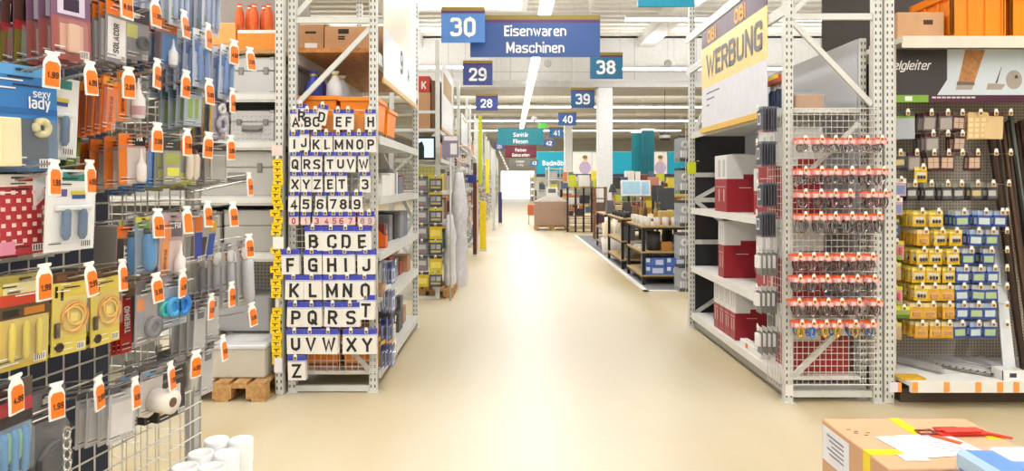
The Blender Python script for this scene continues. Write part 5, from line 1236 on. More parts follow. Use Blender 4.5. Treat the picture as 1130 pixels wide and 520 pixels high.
pack('yel2', .10, .118, '#d9a21c', [(-.5, .5, 0, .25, '#e6d49a'), (-.38, .38, .5, .85, '#e6c23a')], product=[('glides', slab(-.3, .3, .55, .8, .012), mat('#c9863a', .5))], blister=(-.42, .42, .34, .88, .018))
pack('blu', .10, .118, '#2f4fa0', [(-.5, .5, 0, .28, '#9fb0cc'), (-.38, .38, .45, .85, '#c9d8d8')], blister=(-.42, .42, .38, .9, .014))
pack('blug', .10, .118, '#2f4a94', [(-.5, .5, 0, .28, '#b4b9bc'), (-.38, .38, .45, .85, '#a9c48a')], blister=(-.42, .42, .38, .9, .014))
Yt = 5.12
hang_row(126, [(1000, 'whiteboard', 2, 'grey white sheet with a green header'), (1026, 'greypad', 4, 'grey brown pad pack'), (1044, 'greypad', 2, 'grey brown pad pack'), (1060, 'brownpad', 3, 'brown card of beige felt pads'), (1080, 'beigedots', 2, 'beige card of round pads'), (1097, 'beigesheet', 2, 'plain beige felt sheet'), (1113, None, 0, '')], Yt, .05, 'top row')
hang_row(149, [(1028, 'greypad', 4, 'grey brown pad pack'), (1044, None, 0, ''), (1060, 'brownpad', 3, 'brown card of beige felt pads')], Yt, .05, 'second row')
hang_row(170, [(992, 'blackgold', 3, 'dark green pad pack'), (1010, 'greypad', 3, 'grey brown pad pack'), (1029, 'brownpad', 4, 'brown card of beige felt pads'), (1045, 'brownpad', 2, 'brown card of beige felt pads'), (1060, None, 0, ''), (1077, 'brownpad', 2, 'brown card of beige felt pads'), (1097, None, 0, ''), (1113, None, 0, '')], Yt, .05, 'third row')
hang_row(186, [(1017, 'yel', 1, 'single yellow glide pack')], Yt, .05, 'short row below the brown pads')
hang_row(204, [(1008, 'blackpad', 3, 'black pack of grey pads'), (1026, 'blackpad', 3, 'black pack of grey pads'), (1044, 'blackpad', 3, 'black pack of grey pads'), (1059, 'blackpad', 3, 'black pack of grey pads'), (1077, 'blackgold', 3, 'black pack of golden pads'), (1094, 'blackpad', 3, 'black pack of grey pads'), (1111, None, 0, '')], Yt, .05, 'row of black packs')
rn = ['first', 'second', 'third', 'fourth', 'fifth', 'sixth', 'lowest']
rows7 = [(235, (1016, 1034), (1062, 1086, 1104)), (256, (1020, 1038, 1054), (1078, 1094)), (277, (1018, 1032, 1052), (1070, 1092)), (297, (1014, 1030, 1046), (1064, 1080, 1096)), (317, (1016, 1030, 1046), (1062, 1080, 1094)), (337, (1012, 1028, 1046), (1062, 1078, 1094)), (358, (1016, 1032, 1046), (1060, 1078, 1094))]
for j, (py, ys, bs) in enumerate(rows7):
    it = []
    for px in ys: it.append((px, 'yel2' if j >= 5 else random.choice(('yel', 'yel', 'yel2')), 6 if px == ys[0] else 4, 'yellow glide pack'))
    for px in bs: it.append((px, random.choice(('blu', 'blu', 'blug')), 4, 'blue glide pack'))
    it.append((1109, None, 0, ''))
    hang_row(py, it, Yt, .045, '%s yellow and blue row' % rn[j])

# carton and orange crates on the top shelf
zs = Za(40.5, 4.95) + .001
t = carton('carton', Xa(990, 5.05), Xa(1042, 5.05), 5.05, 5.4, zs, Za(13.5, 5.05), 'plain brown carton with a hand hole on the cream shelf', CARTON, lidgap=True)
hw = (Xa(1042, 5.05) - Xa(990, 5.05)) / 2
part('hand_hole', G().cbox(.02, .09, -.1765, -.174, .11, .145, .001), mat('#4a3424', .8), t)
def crate(x0, x1, y0, y1, z, h, label, group='orange crates on the cream shelf'):
    t = thing('crate', label, 'crate', (x0, y0, z), 0, group); L = x1 - x0; D = y1 - y0
    g = G(); g.box(0, L, 0, D, 0, .012); g.box(0, L, .012, .02, 0, h); g.box(0, L, D - .02, D - .012, 0, h); g.box(.012, .02, 0, D, 0, h); g.box(L - .02, L - .012, 0, D, 0, h)
    part('shell', g, ORANGE, t)
    n = 3; g = G()
    for i in range(n + 1):
        x = (L - .03) * i / n; g.cbox(x, x + .03, 0, .014, .02, h - .05, .003)
    for i in range(n + 1):
        y = (D - .03) * i / n; g.cbox(-.0, .014, y, y + .03, .02, h - .05, .003)
    part('rib', g, ORANGE, t)
    g = G(); g.cbox(-.012, L + .012, -.012, .02, h - .06, h, .005); g.cbox(-.012, L + .012, D - .02, D + .012, h - .06, h, .005); g.cbox(-.012, .02, 0, D, h - .06, h, .005); g.cbox(L - .02, L + .012, 0, D, h - .06, h, .005)
    part('rim', g, ORANGE, t)
    part('handle', G().cbox(L * .35, L * .65, -.016, -.012, h - .05, h - .02, .002), mat('#b86a10', .5), t)
    return t
crate(Xa(1050, 5.0), Xa(1050, 5.0) + .40, 5.0, 5.5, zs, .36, 'orange plastic crate beside the carton')
crate(Xa(1050, 5.0) + .43, Xa(1050, 5.0) + .9, 5.0, 5.5, zs, .36, 'second orange plastic crate at the picture edge')
solo('leaning_lid', G().poly([(0, 0), (.34, .26), (.36, .25), (.02, -.01)], 0, .3), ORANGE, 'orange plastic crate lid leaning behind the carton', 'tray', None, (Xa(1012, 5.55), 5.54, zs + .185))  # lid of an orange crate, leaning as a separate piece
solo('crate_support', G().cbox(0, .5, 0, .3, 0, .17, .004), CARTON2, 'brown box under the leaning orange lid', 'box', None, (Xa(1004, 5.55), 5.53, zs))
# long profiles leaning at the picture edge
cols = ['#3a2a22', '#4a382c', '#2e2420', '#5a4638', '#3f4a3c', '#54433a', '#2c2622', '#6a7470']
for i in range(14):
    x = Xa(1108, 5.3) + .026 * i
    solo('trim_profile', G().bar((x, 5.1 + .03 * (i % 3), zt + .002), (x - .04 + random.uniform(-.02, .02), 5.42, Za(132 + random.uniform(-8, 6), 5.42)), .022, .03), mat(cols[i % 8], .35), 'dark trim profile leaning at the right edge, %s from the packs' % ORD[i], 'profile', 'dark leaning trim profiles')
for i in range(2):
    a = P(1100 - 4 * i, 262 - 20 * i, 5.45); b = P(1117 - 7 * i, 398, 5.0); b.z = zt + .012
    solo('trim_profile', G().bar(b, a, .045 - .015 * i, .03), mat('#c9ccce', .35), ('wide pale grey trim strip leaning below the blue packs', 'narrow pale grey trim strip beside the wide one')[i], 'profile')
# papers and metal angles on the bottom tray
def flat(px, py, w_, d_, rz, h, z, label, name, col, cat):
    Y = (CAM_H - zt) * F / (py - VY); o = solo(name, G().cbox(-w_ / 2, w_ / 2, -d_ / 2, d_ / 2, 0, h, min(.002, h / 3)), mat(col, .4), label, cat, None, (Xa(px, Y), Y, z), (0, 0, rz)); return o
flat(1003, 417, .18, .12, 0, .012, zt + .001, 'yellow flat pack on the bottom tray', 'flat_pack', '#d9a828', 'pack')
flat(1028, 408, .22, .3, .3, .004, zt + .001, 'white sheet lying on the bottom tray', 'paper_sheet', '#e6e4e2', 'paper')
flat(1065, 398, .3, .45, .45, .008, zt + .002, 'wide white panel with dark marks on the bottom tray', 'panel_sheet', '#dedce2', 'panel')
flat(1100, 404, .3, .4, .45, .008, zt + .012, 'second white panel lying across the bottom tray', 'panel_sheet', '#e4e2e6', 'panel')
for i, (px, py) in enumerate(((1010, 402), (1016, 408))):
    Y = (CAM_H - zt) * F / (py - VY); g = G(); g.box(-.02, .02, -.17, .17, 0, .004); g.box(-.02, -.016, -.17, .17, 0, .05)
    solo('metal_angle', g, mat('#b9b6b4', .3, .4), ('grey metal angle lying on the bottom tray', 'second metal angle beside the white sheet')[i], 'angle', None, (Xa(px, Y), Y, zt + .014 + .006 * i), (0, 0, .45))
t = thing('punched_strip', 'dark punched metal strip on the bottom tray', 'strip', (Xa(1062, 5.12), 5.12, zt + .022), .75)
part('strip', G().box(-.03, .03, -.2, .2, 0, .005), mat('#4a4648', .4, .3), t)
g = G(); [g.box(-.02 + .024 * (i % 2), -.004 + .024 * (i % 2), -.18 + .045 * (i // 2), -.15 + .045 * (i // 2), .005, .0056) for i in range(16)]
part('hole', g, WHITE, t)['kind'] = 'stuff'
t = thing('white_cup', 'white open box at the foot of the grey trim strips', 'box', (Xa(1112, 4.95), 4.95, zt + .002)); g = G(); g.box(-.08, .08, -.06, -.055, 0, .07); g.box(-.08, .08, .055, .06, 0, .07); g.box(-.08, -.075, -.06, .06, 0, .07); g.box(.075, .08, -.06, .06, 0, .07); part('carton', g, WHITE, t); part('print', G().rect(-.03, .02, .02, .05, -.0605), NAVY, t)
# ================================================================ left racks further down the aisle
goods = ['#8c8a8c', '#b58a64', '#3e3a3c', '#c9c23a', '#7a3a34', '#d8d6d2', '#5a6a8c', '#4a6a4a', '#c97a2a', '#a9a6a4']
def far_rack(i, Y0, Y1, X1, label, detail=True, H=2.6):
    X0 = X1 - .7
    t = thing('end_rack', label, 'rack', (0, 0, 0))
    for (x, y) in ((X0 + .03, Y0), (X1 - .03, Y0), (X0 + .03, Y1), (X1 - .03, Y1)): post(t, x, y, 0, H + 1.0, .06, .06, False)
    end_frame(t, X0 + .05, X1 - .05, Y0, (.02, 2.35, H), [(.9, .12), (1.75, 2.3)], .04)
    for z in (.14, .6, 1.05, 1.5, 1.95, 2.35)[1 if i == 0 else 0:]: shelf(t, X0 + .04, X1, Y0 + .05, Y1 - .05, z, .03, .05)
    part('grid', wire_grid(X0, X1, .2, 2.1, 14, 38, .003, .005, Y0 - .04), MESHW, t)
    k = 0
    names = ('lowest', 'second', 'third', 'fourth', 'fifth', 'top')
    for li, z in enumerate((.14, .6, 1.05, 1.5, 1.95, 2.35)):
        if i == 0 and li == 0: continue
        y = Y0 + (.8 if i == 0 and li == 5 else .15); j = 0
        while y < Y1 - .45 and j < (5 if detail else 3):
            d = random.uniform(.25, .42) * (1 if detail else 1.6); h = random.uniform(.22, .38)
            if y + d > Y1 - .07: break
            carton('shelf_box', X1 - .4, X1 - random.uniform(.01, .06), y, y + d, z + .001, z + h, '%s box on the %s shelf of %s' % (ORD[j], names[li], 'the %s rack beyond' % ORD[i]), mat(random.choice(goods), .6), 'boxes on the racks down the left side', lidgap=False)
            y += d + .04; j += 1
    return t
FR = [(9.5, 11.9, -.98), (13.3, 15.8, -.98), (17.1, 19.6, -.98), (20.9, 23.4, -.98), (24.8, 27.3, -.98), (28.8, 31.3, -.98), (33, 35.5, -.98), (38, 41, -.98), (45, 48, -.98), (53, 56, -.98)]
for i, (a, b, x) in enumerate(FR): far_rack(i, a, b, x, 'white steel rack, %s beyond the letter rack' % ORD[i], i < 4)
# packs on the front panel of the first one
pack('darkpack', .17, .20, '#34333a', [(-.5, .5, .0, .16, '#c9b92a'), (-.4, -.02, .3, .6, '#8f8d90'), (.06, .4, .3, .6, '#a9a7a4'), (-.4, .4, .7, .82, '#b9a83a')], blister=(-.44, .44, .22, .95, .03))
pack('greypack', .15, .20, '#6a6a72', [(-.5, .5, .0, .14, '#4a4a58'), (-.35, .35, .3, .62, '#b4b2b4'), (-.3, .1, .7, .82, '#a85a50')], blister=(-.44, .44, .22, .95, .03))
pack('yellowpack', .17, .20, '#cdb42a', [(-.5, .5, .0, .16, '#3a3830'), (-.4, .4, .4, .8, '#e2cf6a')])
Yp = 9.5 - .12
for r in range(7):
    for c, px in enumerate((466, 481)):
        st = 'yellowpack' if (r, c) in ((5, 1), (6, 0), (3, 1)) else ('greypack' if c == 0 else 'darkpack')
        p = P(px, 196 + r * 17.6, Yp)
        hook((p.x, Yp - .05, p.z + .004), 0, .13, 'hook in %s row on the next rack panel, %s column' % (ORD[r], ('inner', 'aisle side')[c]), 'hooks of the next rack panel', None, .03, .05, OLIVE, 0, False, .003, True)
        for n in range(2): place(st, 'tool_pack', (p.x, Yp - .03 + .05 * n, p.z), 0, '%s %s pack, %s row and %s column of the next rack' % (('front', 'rear')[n], {'yellowpack': 'yellow', 'greypack': 'grey', 'darkpack': 'black and yellow'}[st], ORD[r], ('inner', 'aisle side')[c]), 'pack', 'packs on the next rack panel')
pallet(Xa(459, 9.6), Xa(502, 9.9), 9.55, 10.35, 'wooden pallet at the foot of the next rack')
# wrapped white goods on that pallet
def wrapped(px0, px1, py0, py1, Y, d, label, base=None):
    x0, x1 = Xa(px0, Y), Xa(px1, Y); z0 = base if base is not None else max(0, Za(py1, Y)); z1 = Za(py0, Y)
    t = thing('wrapped_goods', label, 'wrapped goods', ((x0 + x1) / 2, Y + d / 2, z0)); hx = (x1 - x0) / 2; n = 9; h = z1 - z0
    prof = [(1, 0)]
    g = G(); vs = []; N = 12
    for k in range(n + 1):
        f = k / n; s = (1 + .08 * math.sin(k * 2.3)) * (1 - .55 * max(0, f - .75) / .25)
        for q in range(N):
            a = 2 * math.pi * q / N; rr = 1 + .1 * math.sin(3 * a + k)
            ca, sa = math.cos(a), math.sin(a); m_ = max(abs(ca), abs(sa)) ** .6
            vs.append((hx * s * rr * ca / m_, d / 2 * s * rr * sa / m_, h * f))
    fs = [(k * N + q, k * N + (q + 1) % N, (k + 1) * N + (q + 1) % N, (k + 1) * N + q) for k in range(n) for q in range(N)] + [tuple(range(n * N, n * N + N))]
    g.add(vs, fs, 0, True)
    part('bundle', g, mat('#dedbe2', .4, 0, .25, 14, 1, 0, 1., 12), t)
    part('film', g.xform(Matrix.Scale(1.04, 4)), FILM, t)
    return t
wrapped(489, 501, 238, 310, 9.72, .45, 'lower pale bundle in stretch film on the pallet', .146)
wrapped(496, 514, 190, 300, 10.6, .5, 'tall pale bundle in stretch film behind the pallet', .0)
# monitor on the rack end
t = thing('info_screen', 'black framed screen mounted on the next rack', 'screen', P(469, 163.5, 8.95))
hw, hh = .135, .165
hw = (Xa(480, 8.95) - Xa(457.5, 8.95)) / 2; hh = (Za(151, 8.95) - Za(177, 8.95)) / 2
part('frame', G().cbox(-hw, hw, 0, .05, -hh, hh, .008), BLACK, t)
sc_ = part('display', G().rect(-hw + .02, hw - .02, -hh + .03, hh - .03, -.002), mat('#b9d0e2', .2, 0, .1, 6, 1, .8), t)
g = G(); g.add([(-hw + .02, -.004, -hh + .03), (-.01, -.004, -hh + .03), (-.01, -.004, .02), (-.04, -.004, .09), (-.09, -.004, .06), (-hw + .02, -.004, -.03)], [(0, 1, 2, 3, 4, 5)]); part('shown_figure', g, mat('#1c2a2c', .3), sc_)
part('bracket', G().bar((0, .05, 0), (0, .56, 0), .03), STEEL, t)
# carton pile above: brown boxes and a red one on the second rack's deck
zz = 2.36
carton('carton', Xa(461, 9.8), Xa(476, 9.8), 9.7, 10.1, zz, Za(103, 9.8), 'brown carton on top of the next rack', CARTON)
t = carton('carton', Xa(462, 9.8), Xa(475, 9.8), 9.72, 10.05, Za(102.5, 9.8), Za(85, 9.8), 'red box with a white K on top of the next rack', mat('#c8402c', .5), lidgap=False)
part('lettering', text_mesh('K', .15, WHITE, .03, .9), None, t, (0, -.167, .1))
carton('carton', Xa(477, 9.8), Xa(486, 9.8), 9.7, 10.1, zz, Za(90, 9.8), 'darker brown carton beside the red box', mat('#7a5a44', .7), lidgap=False)
solo('yellow_bin', G().cbox(0, .12, 0, .2, 0, .09, .01), mat('#e0a428', .5), 'small yellow bin under the brown carton', 'bin', None, (Xa(460, 9.7), 9.7, 1.952))
# price posters on the next racks
for i, (Ya, Yb, lab) in enumerate(((9.6, 11.4, 'long price poster along the next rack'), (13.4, 15.3, 'price poster along the second rack beyond'))):
    t = thing('price_poster', lab, 'poster', (-.965, 0, 0))
    part('sheet', G().box(0, .006, Ya, Yb, 2.4, 3.35 if i == 0 else 3.0), mat('#dbd9da', .4), t); part('picture', G().box(.006, .008, Ya + .2, Yb - .2, 2.9, 3.2 if i == 0 else 2.95), mat('#a8894a', .5), t)
    part('lower_rail', G().box(-.004, .012, Ya, Yb, 2.36, 2.4), mat('#d6a878', .5), t)
t = thing('notice_board', 'pinkish notice board with a paper at the aisle', 'board', P(497, 160, 9.35))
part('board', G().box(-.11, .11, 0, .02, -.17, .13), mat('#8a7f9a', .5), t); part('paper', G().rect(-.0, .09, -.13, .02, -.002), WHITE, t); part('header', G().rect(-.09, .1, .06, .12, -.002), mat('#e6dfe4', .5), t)
part('stand', G().path([(0, .015, -.17), (0, .015, -(P(497, 160, 9.35).z))], .012, 6), STEEL, t)
pack('sidehang', .16, .22, '#8a8890', [(-.5, .5, 0, .2, '#3f4a9a'), (-.35, .35, .35, .85, '#d9d6d2')])
pack('sidehang2', .16, .22, '#a84a3c', [(-.5, .5, 0, .2, '#2f2c2e'), (-.35, .35, .35, .85, '#e0c9a0')])
pack('sidehang3', .16, .22, '#d8d6d4', [(-.5, .5, 0, .2, '#4a8a5a'), (-.35, .35, .35, .85, '#5a5860')])
pack('sidehang4', .16, .22, '#3a4a5c', [(-.5, .5, 0, .2, '#d8c23a'), (-.35, .35, .35, .85, '#8fa4b4')])
for ri, (a, b, x) in enumerate(FR[1:6]):
    for r_ in range(6):
        for c_ in range(4):
            yy = a + .25 + c_ * .55 + random.uniform(-.05, .05); zq = 2.0 - .3 * r_
            st = 'sidehang' + random.choice(('', '2', '3', '4'))
            hook((x + .10, yy, zq), R(90), .10, 'aisle hook, %s row and %s column of the %s rack beyond' % (ORD[r_], ORD[c_], ORD[ri + 1]), 'aisle hooks of the far racks', None, .03, .05, OLIVE, 0, False, .003, True)
            place(st, 'aisle_pack', (x + .085, yy, zq - .004), R(90) + random.uniform(-.5, .1), 'hanging pack, %s row and %s column beside the %s rack beyond' % (ORD[r_], ORD[c_], ORD[ri + 1]), 'pack', 'packs on the aisle side of the far racks')
# upright goods along the aisle: yellow flags and boards
for i, (px, py0, py1, Y, wpx, col, lab) in enumerate(((533, 222, 255, 16.3, 7, '#f2d21c', 'bright yellow upright banner along the left racks'), (530, 128, 205, 15.6, 4, '#c9cf2a', 'lime yellow strip high on the left racks'),
     (538, 175, 214, 19.4, 4, '#e8d832', 'slim yellow upright banner further down'), (524, 180, 262, 15.2, 4, '#5a2a24', 'dark brown upright board beside the yellow banner'), (526, 205, 262, 15.9, 4, '#e6c7a8', 'pale skin coloured roll beside the dark board'),
     (519.5, 193, 203, 14.2, 12, '#2a3a8c', 'small blue board sticking out over the aisle'), (552, 212, 232, 27.6, 4, '#3c3c7c', 'dark blue upright stand far down the left side'), (545, 165, 235, 23.6, 3, '#d8dcd8', 'thin white pole stand far down the left side'))):
    x = Xa(px, Y); hx = wpx * Y / F / 2; z0 = 0 if py1 > 215 else Za(py1, Y); z1 = Za(py0, Y)
    t = thing('upright_banner', lab, 'banner', (x, Y, z0)); part('board', G().cbox(-hx, hx, -.03, .03, .02, z1 - z0, .006), mat(col, .5), t)
    part('foot', G().cbox(-hx * 1.2, hx * 1.2, -.1, .1, 0, .03, .005) if z0 == 0 else G().bar((-hx * .9, 0, .2), (-1.02 - x, 0, .2), .03), STEEL, t)
# hoop of cable above the racks
t = thing('cable_ring', 'pale coiled hose hanging on the second rack beyond', 'hose', (-.90, 13.2, Za(170, 13.2)))
part('coil', G().path([(.16 * math.cos(a), .0, .16 * math.sin(a)) for a in [i * math.pi / 12 for i in range(24)]], .02, 6, 0, True), mat('#e2cfc0', .4), t)
part('coil', G().path([(.12 * math.cos(a), .04, .02 + .13 * math.sin(a)) for a in [i * math.pi / 12 for i in range(24)]], .015, 6, 0, True), mat('#d9d9d4', .4), t)

# ================================================================ right: platform with black metal tables
pl = thing('display_platform', 'low grey display platform with a white edge strip', 'platform', (0, 0, 0))
part('mat', G().box(2.06, 9.0, 10.2, 21, 0, .012), mat('#7d7c82', .8, 0, .15, 3), pl)
part('edge_strip', G().box(1.98, 2.06, 10.12, 21, 0, .016), mat('#e9e7e2', .5), pl); part('edge_strip', G().box(1.98, 9.0, 10.12, 10.2, 0, .016), mat('#e9e7e2', .5), pl)
BM = mat('#242326', .45, .2); OAK = wood('#c2a878', '#a88c5c', 4)
def table(x0, x1, y0, y1, h, levels, label):
    t = thing('display_table', label, 'table', ((x0 + x1) / 2, (y0 + y1) / 2, .0125)); hx, hy = (x1 - x0) / 2, (y1 - y0) / 2
    for sx in (-1, 1):
        for sy in (-1, 1): part('leg', G().box(sx * hx - .025, sx * hx + .025, sy * hy - .025, sy * hy + .025, 0, h), BM, t)
    for z in levels:
        part('board', G().box(-hx - .03, hx + .03, -hy - .03, hy + .03, z, z + .025), OAK, t)
        g = G()
        for s in (-1, 1): g.box(-hx, hx, s * hy - .015, s * hy + .015, z - .035, z); g.box(s * hx - .015, s * hx + .015, -hy, hy, z - .035, z)
        part('frame', g, BM, t)
    return t
T1 = (2.10, 2.92, 10.75, 12.1, .90); table(T1[0], T1[1], T1[2], T1[3], T1[4], (.13, .50, .90), 'black metal display table with white cups nearest the aisle edge')
T2 = (2.10, 3.0, 12.75, 14.5, .92); table(T2[0], T2[1], T2[2], T2[3], T2[4], (.15, .5, .92), 'second black metal display table with dark jars')
T3 = (2.25, 3.1, 16.2, 17.6, .85); table(T3[0], T3[1], T3[2], T3[3], T3[4], (.15, .5, .85), 'third black metal table behind the rolled mats')
T4 = (3.2, 4.4, 11.5, 13.2, .95); table(T4[0], T4[1], T4[2], T4[3], T4[4], (.15, .55, .95), 'black metal table behind the cup table')
def cup(x, y, z, r, h, col, label, group, name='cup', cat='cup'):
    t = thing(name, label, cat, (x, y, z), 0, group)
    part('body', G().lathe((0, 0, 0), [(r * .8, 0), (r * .86, .005), (r, h), (r * .92, h), (r * .8, .02)], 14), mat(col, .45), t)
    part('rim', G().lathe((0, 0, h), [(r * 1.02, -.008), (r * 1.03, 0), (r * .95, .003)], 14), mat(col, .4), t)
for i in range(6): cup(T1[0] + .08 + .14 * i, T1[2] + .06, .012 + .926, .055, .13, '#d6d2cc', 'pale cup, %s from the aisle along the front of the table' % ORD[i], 'pale cups on the front table')
for i in range(6): cup(T1[0] + .05 + .02 * (i % 2), T1[2] + .24 + .19 * i, .012 + .926, .055, .13, '#cfcac2', 'pale cup, %s along the aisle side of the table' % ORD[i], 'pale cups on the front table')
solo('wood_tray', G().cbox(-.28, .28, -.1, .1, 0, .22, .01), mat('#bfa468', .6), 'tan storage box behind the pale cups', 'box', None, (T1[1] - .2, T1[2] + .45, .938))
solo('orange_bowl', G().lathe((0, 0, 0), [(.05, 0), (.1, .07), (.095, .07), (.05, .01)], 16), mat('#e08a4a', .5), 'small orange bowl between the pale cups', 'bowl', None, (T1[1] - .42, T1[2] + .22, .94))
# front table middle shelf
mz = .012 + .526
solo('planter', G().lathe((0, 0, 0), [(.10, 0), (.13, .005), (.14, .3), (.13, .3), (.11, .03)], 4), mat('#3c3c40', .6), 'dark grey square planter on the middle shelf', 'planter', None, (Xa(720.5, 10.95), 10.95, mz), (0, 0, R(45)))
carton('small_carton', Xa(730, 10.8), Xa(742, 10.8), 10.80, 10.96, mz, mz + .14, 'small brown box beside the dark planter', mat('#b5803c', .7))
for i in range(3): solo('paper_stack', G().cbox(-.12, .12, -.1, .1, 0, .03 + .01 * i, .003), mat(('#e4e2de', '#c9ccd2', '#8a8a90')[i], .5), '%s stack of papers on the middle shelf' % ORD[i], 'paper', None, (T1[0] + .14, T1[2] + .5 + .3 * i, mz), (0, 0, .2 * i))
solo('dark_vase', G().lathe((0, 0, 0), [(.05, 0), (.09, .03), (.1, .2), (.05, .3), (.06, .34)], 16), BLACK, 'tall black vase beside the dark planter', 'vase', None, (T1[0] + .55, T1[2] + .75, mz))
# blue and white boxes on the bottom
bz_ = .012 + .156
for i in range(2):
    for j in range(2):
        x0 = Xa(707, 10.75) + .08 + .33 * i; t = thing('bath_box', 'blue and white box, %s of the %s layer' % (('first', 'second')[i], ('lower', 'upper')[j]), 'box', (x0 + .16, 10.95, bz_ + .135 * j), 0, 'blue and white boxes under the cup table')
        part('body', G().cbox(-.16, .16, -.18, .2, 0, .13, .004), mat('#4f74c4', .45), t); part('white_field', G().rect(-.05 + .05 * j, .12, .02, .1, -.182), mat('#cfd8ee', .5), t); part('white_corner', G().rect(-.15, -.09, .06, .12, -.182), mat('#dfe6f4', .5), t)
t = thing('bath_box', 'blue box with a round printed mark at the end of the table', 'box', (T1[1] - .03 - .13, 11.4, bz_)); part('body', G().cbox(-.1, .13, -.18, .2, 0, .27, .004), mat('#5a7fc0', .45), t)
n = 16; part('printed_disc', G().lathe((.02, -.1815, .14), [(.05, -.0005), (.07, 0), (.07, .001)], n, 0, 'y'), mat('#c9ddc4', .5), t)
# second table: dark jars and greenery
for i in range(9): cup(T2[0] + .06 + (.1 if i % 2 else 0), T2[2] + .1 + .17 * i, .012 + .946, .045, .1, '#2c2a2c', 'dark jar, %s along the second table' % ORD[i], 'dark jars on the second table', 'jar', 'jar')
for i in range(5):
    x, y = T2[0] + .3 + .12 * i, T2[2] + .2 + .2 * (i % 3); zq = .012 + .946
    t = thing('glass_bottle', '%s amber bottle on the second table' % ORD[i], 'bottle', (x, y, zq), 0, 'amber bottles on the second table')
    part('bottle', G().lathe((0, 0, 0), [(.04, 0), (.045, .01), (.045, .14), (.015, .2), (.015, .26)], 12), mat(('#8a5a2a', '#a8804a', '#5a4a2a', '#b08c4a', '#3c5a2c')[i], .3), t); part('stopper', G().lathe((0, 0, .26), [(.018, 0), (.018, .03)], 10), OAK, t)
for i, (dx, dy, w_, h, col, lab) in enumerate(((.15, .2, .2, .26, '#5a5a5e', 'grey basket on the second table shelf'), (.5, .3, .25, .3, '#3a3a3e', 'dark basket on the second table shelf'), (.2, .9, .2, .2, '#b9b4ac', 'pale bag on the second table shelf'), (.3, 1.3, .22, .25, '#7a7068', 'brown bag on the second table shelf'))):
    carton('basket', T2[0] + dx - w_ / 2, T2[0] + dx + w_ / 2, T2[2] + dy - .12, T2[2] + dy + .12, .012 + .526, .012 + .526 + h, lab, mat(col, .7), lidgap=False, cat='basket')
for i in range(4):
    t = thing('paint_pot', '%s steel pot low on the second table' % ORD[i], 'pot', (T2[0] + .15 + .03 * i, T2[2] + .2 + .3 * i, .012 + .176), 0, 'pots low on the second table')
    part('pot', G().lathe((0, 0, 0), [(.07, 0), (.09, .02), (.1, .14), (.095, .14)], 12), mat(('#8f8d90', '#3c3a3c', '#a9a7a8', '#c9c6c2')[i], .4), t); part('lid', G().lathe((0, 0, .14), [(.1, 0), (.06, .02), (.015, .04)], 12), STEEL, t)
# third table goods
for i in range(4): carton('basket', T3[0] + .05 + .2 * i, T3[0] + .22 + .2 * i, T3[2] + .05, T3[2] + .3, .012 + .876, .012 + .876 + (.32, .2, .28, .18)[i], '%s grey box on the third table' % ORD[i], mat(('#6a6a70', '#c9b48c', '#54504e', '#8c7a64')[i], .6), 'boxes on the third table', lidgap=False)
for i in range(3): carton('basket', T3[0] + .05 + .27 * i, T3[0] + .27 + .27 * i, T3[2] + .05, T3[2] + .3, .012 + .526, .012 + .526 + .2, '%s dark box on the third table shelf' % ORD[i], mat(('#2e2c2e', '#b04038', '#7a7674')[i], .6), 'boxes on the third table shelf', lidgap=False)
for i in range(5): carton('basket', T4[0] + .05 + .22 * i, T4[0] + .25 + .22 * i, T4[2] + .05 + .1 * (i % 2), T4[2] + .35, .012 + .976, .012 + .976 + (.2, .35, .25, .4, .3)[i], '%s box on the table behind the cups' % ORD[i], mat(('#b98a4a', '#3c3c40', '#c9c6c2', '#8c6a4a', '#6a707a')[i], .6), 'boxes behind the cups', lidgap=False)
# rolled mats in a white bin
t = thing('mat_bin', 'white bin with rolled cream mats beside the platform', 'bin', (2.30, 15.55, .016))
part('bin', G().lathe((0, 0, 0), [(.19, 0), (.2, .02), (.235, .36), (.225, .36), (.18, .03)], 16), mat('#dcd6cc', .5), t)
for i in range(7):
    a = 2 * math.pi * i / 6; r = .115 if i < 6 else 0
    x, y = r * math.cos(a), r * math.sin(a); q = (x * 1.35, y * 1.35, .70 + .06 * (i % 3))
    g = G().path([(x, y, .04), q], .056, 10)
    solo('rolled_mat', g, mat(('#e3d6bd', '#d8c8aa', '#ebe2d0')[i % 3], .8, 0, .1, 10, 1, 0, .4, 80), 'cream rolled mat, %s around the white bin' % ORD[i], 'mat', 'rolled mats in the bin', (2.30, 15.55, .016))
# wrapped pallet in the aisle
Yw = 23.6
pallet(Xa(590, Yw), Xa(629, Yw), Yw, Yw + .8, 'pallet under the film wrapped carton in the aisle')
t = thing('wrapped_carton', 'large brown carton in clear film standing in the aisle', 'carton', (Xa(609.5, Yw), Yw, .146)); hx = (Xa(628.5, Yw) - Xa(590.5, Yw)) / 2
part('carton', G().cbox(-hx, hx, 0, .78, 0, .84, .01), mat('#a87c58', .7), t); g = G(); g.box(-hx - .002, hx + .002, -.004, 0, .55, .56); g.box(-hx * .72, -hx * .70, -.004, 0, 0, .84); g.box(hx * .70, hx * .72, -.004, 0, 0, .84); part('edge_line', g, mat('#7a5a40', .7), t)
part('film', G().cbox(-hx - .03, hx + .03, -.03, .81, 0, .88, .04), FILM, t); part('film_fold', G().poly([(-hx, .84), (hx, .84), (hx * .45, 1.0), (-hx * .4, 1.0)], .1, .6), mat('#e4dcdc', .4), t)
t = thing('price_card', 'white price card standing on the wrapped carton', 'card', (Xa(609.5, Yw), Yw + .2, 1.146)); part('card', G().cbox(-.2, .2, 0, .02, 0, .34, .005), WHITE, t); part('printed_block', G().rect(-.13, .13, .14, .28, -.002), mat('#6a6a7a', .5), t)
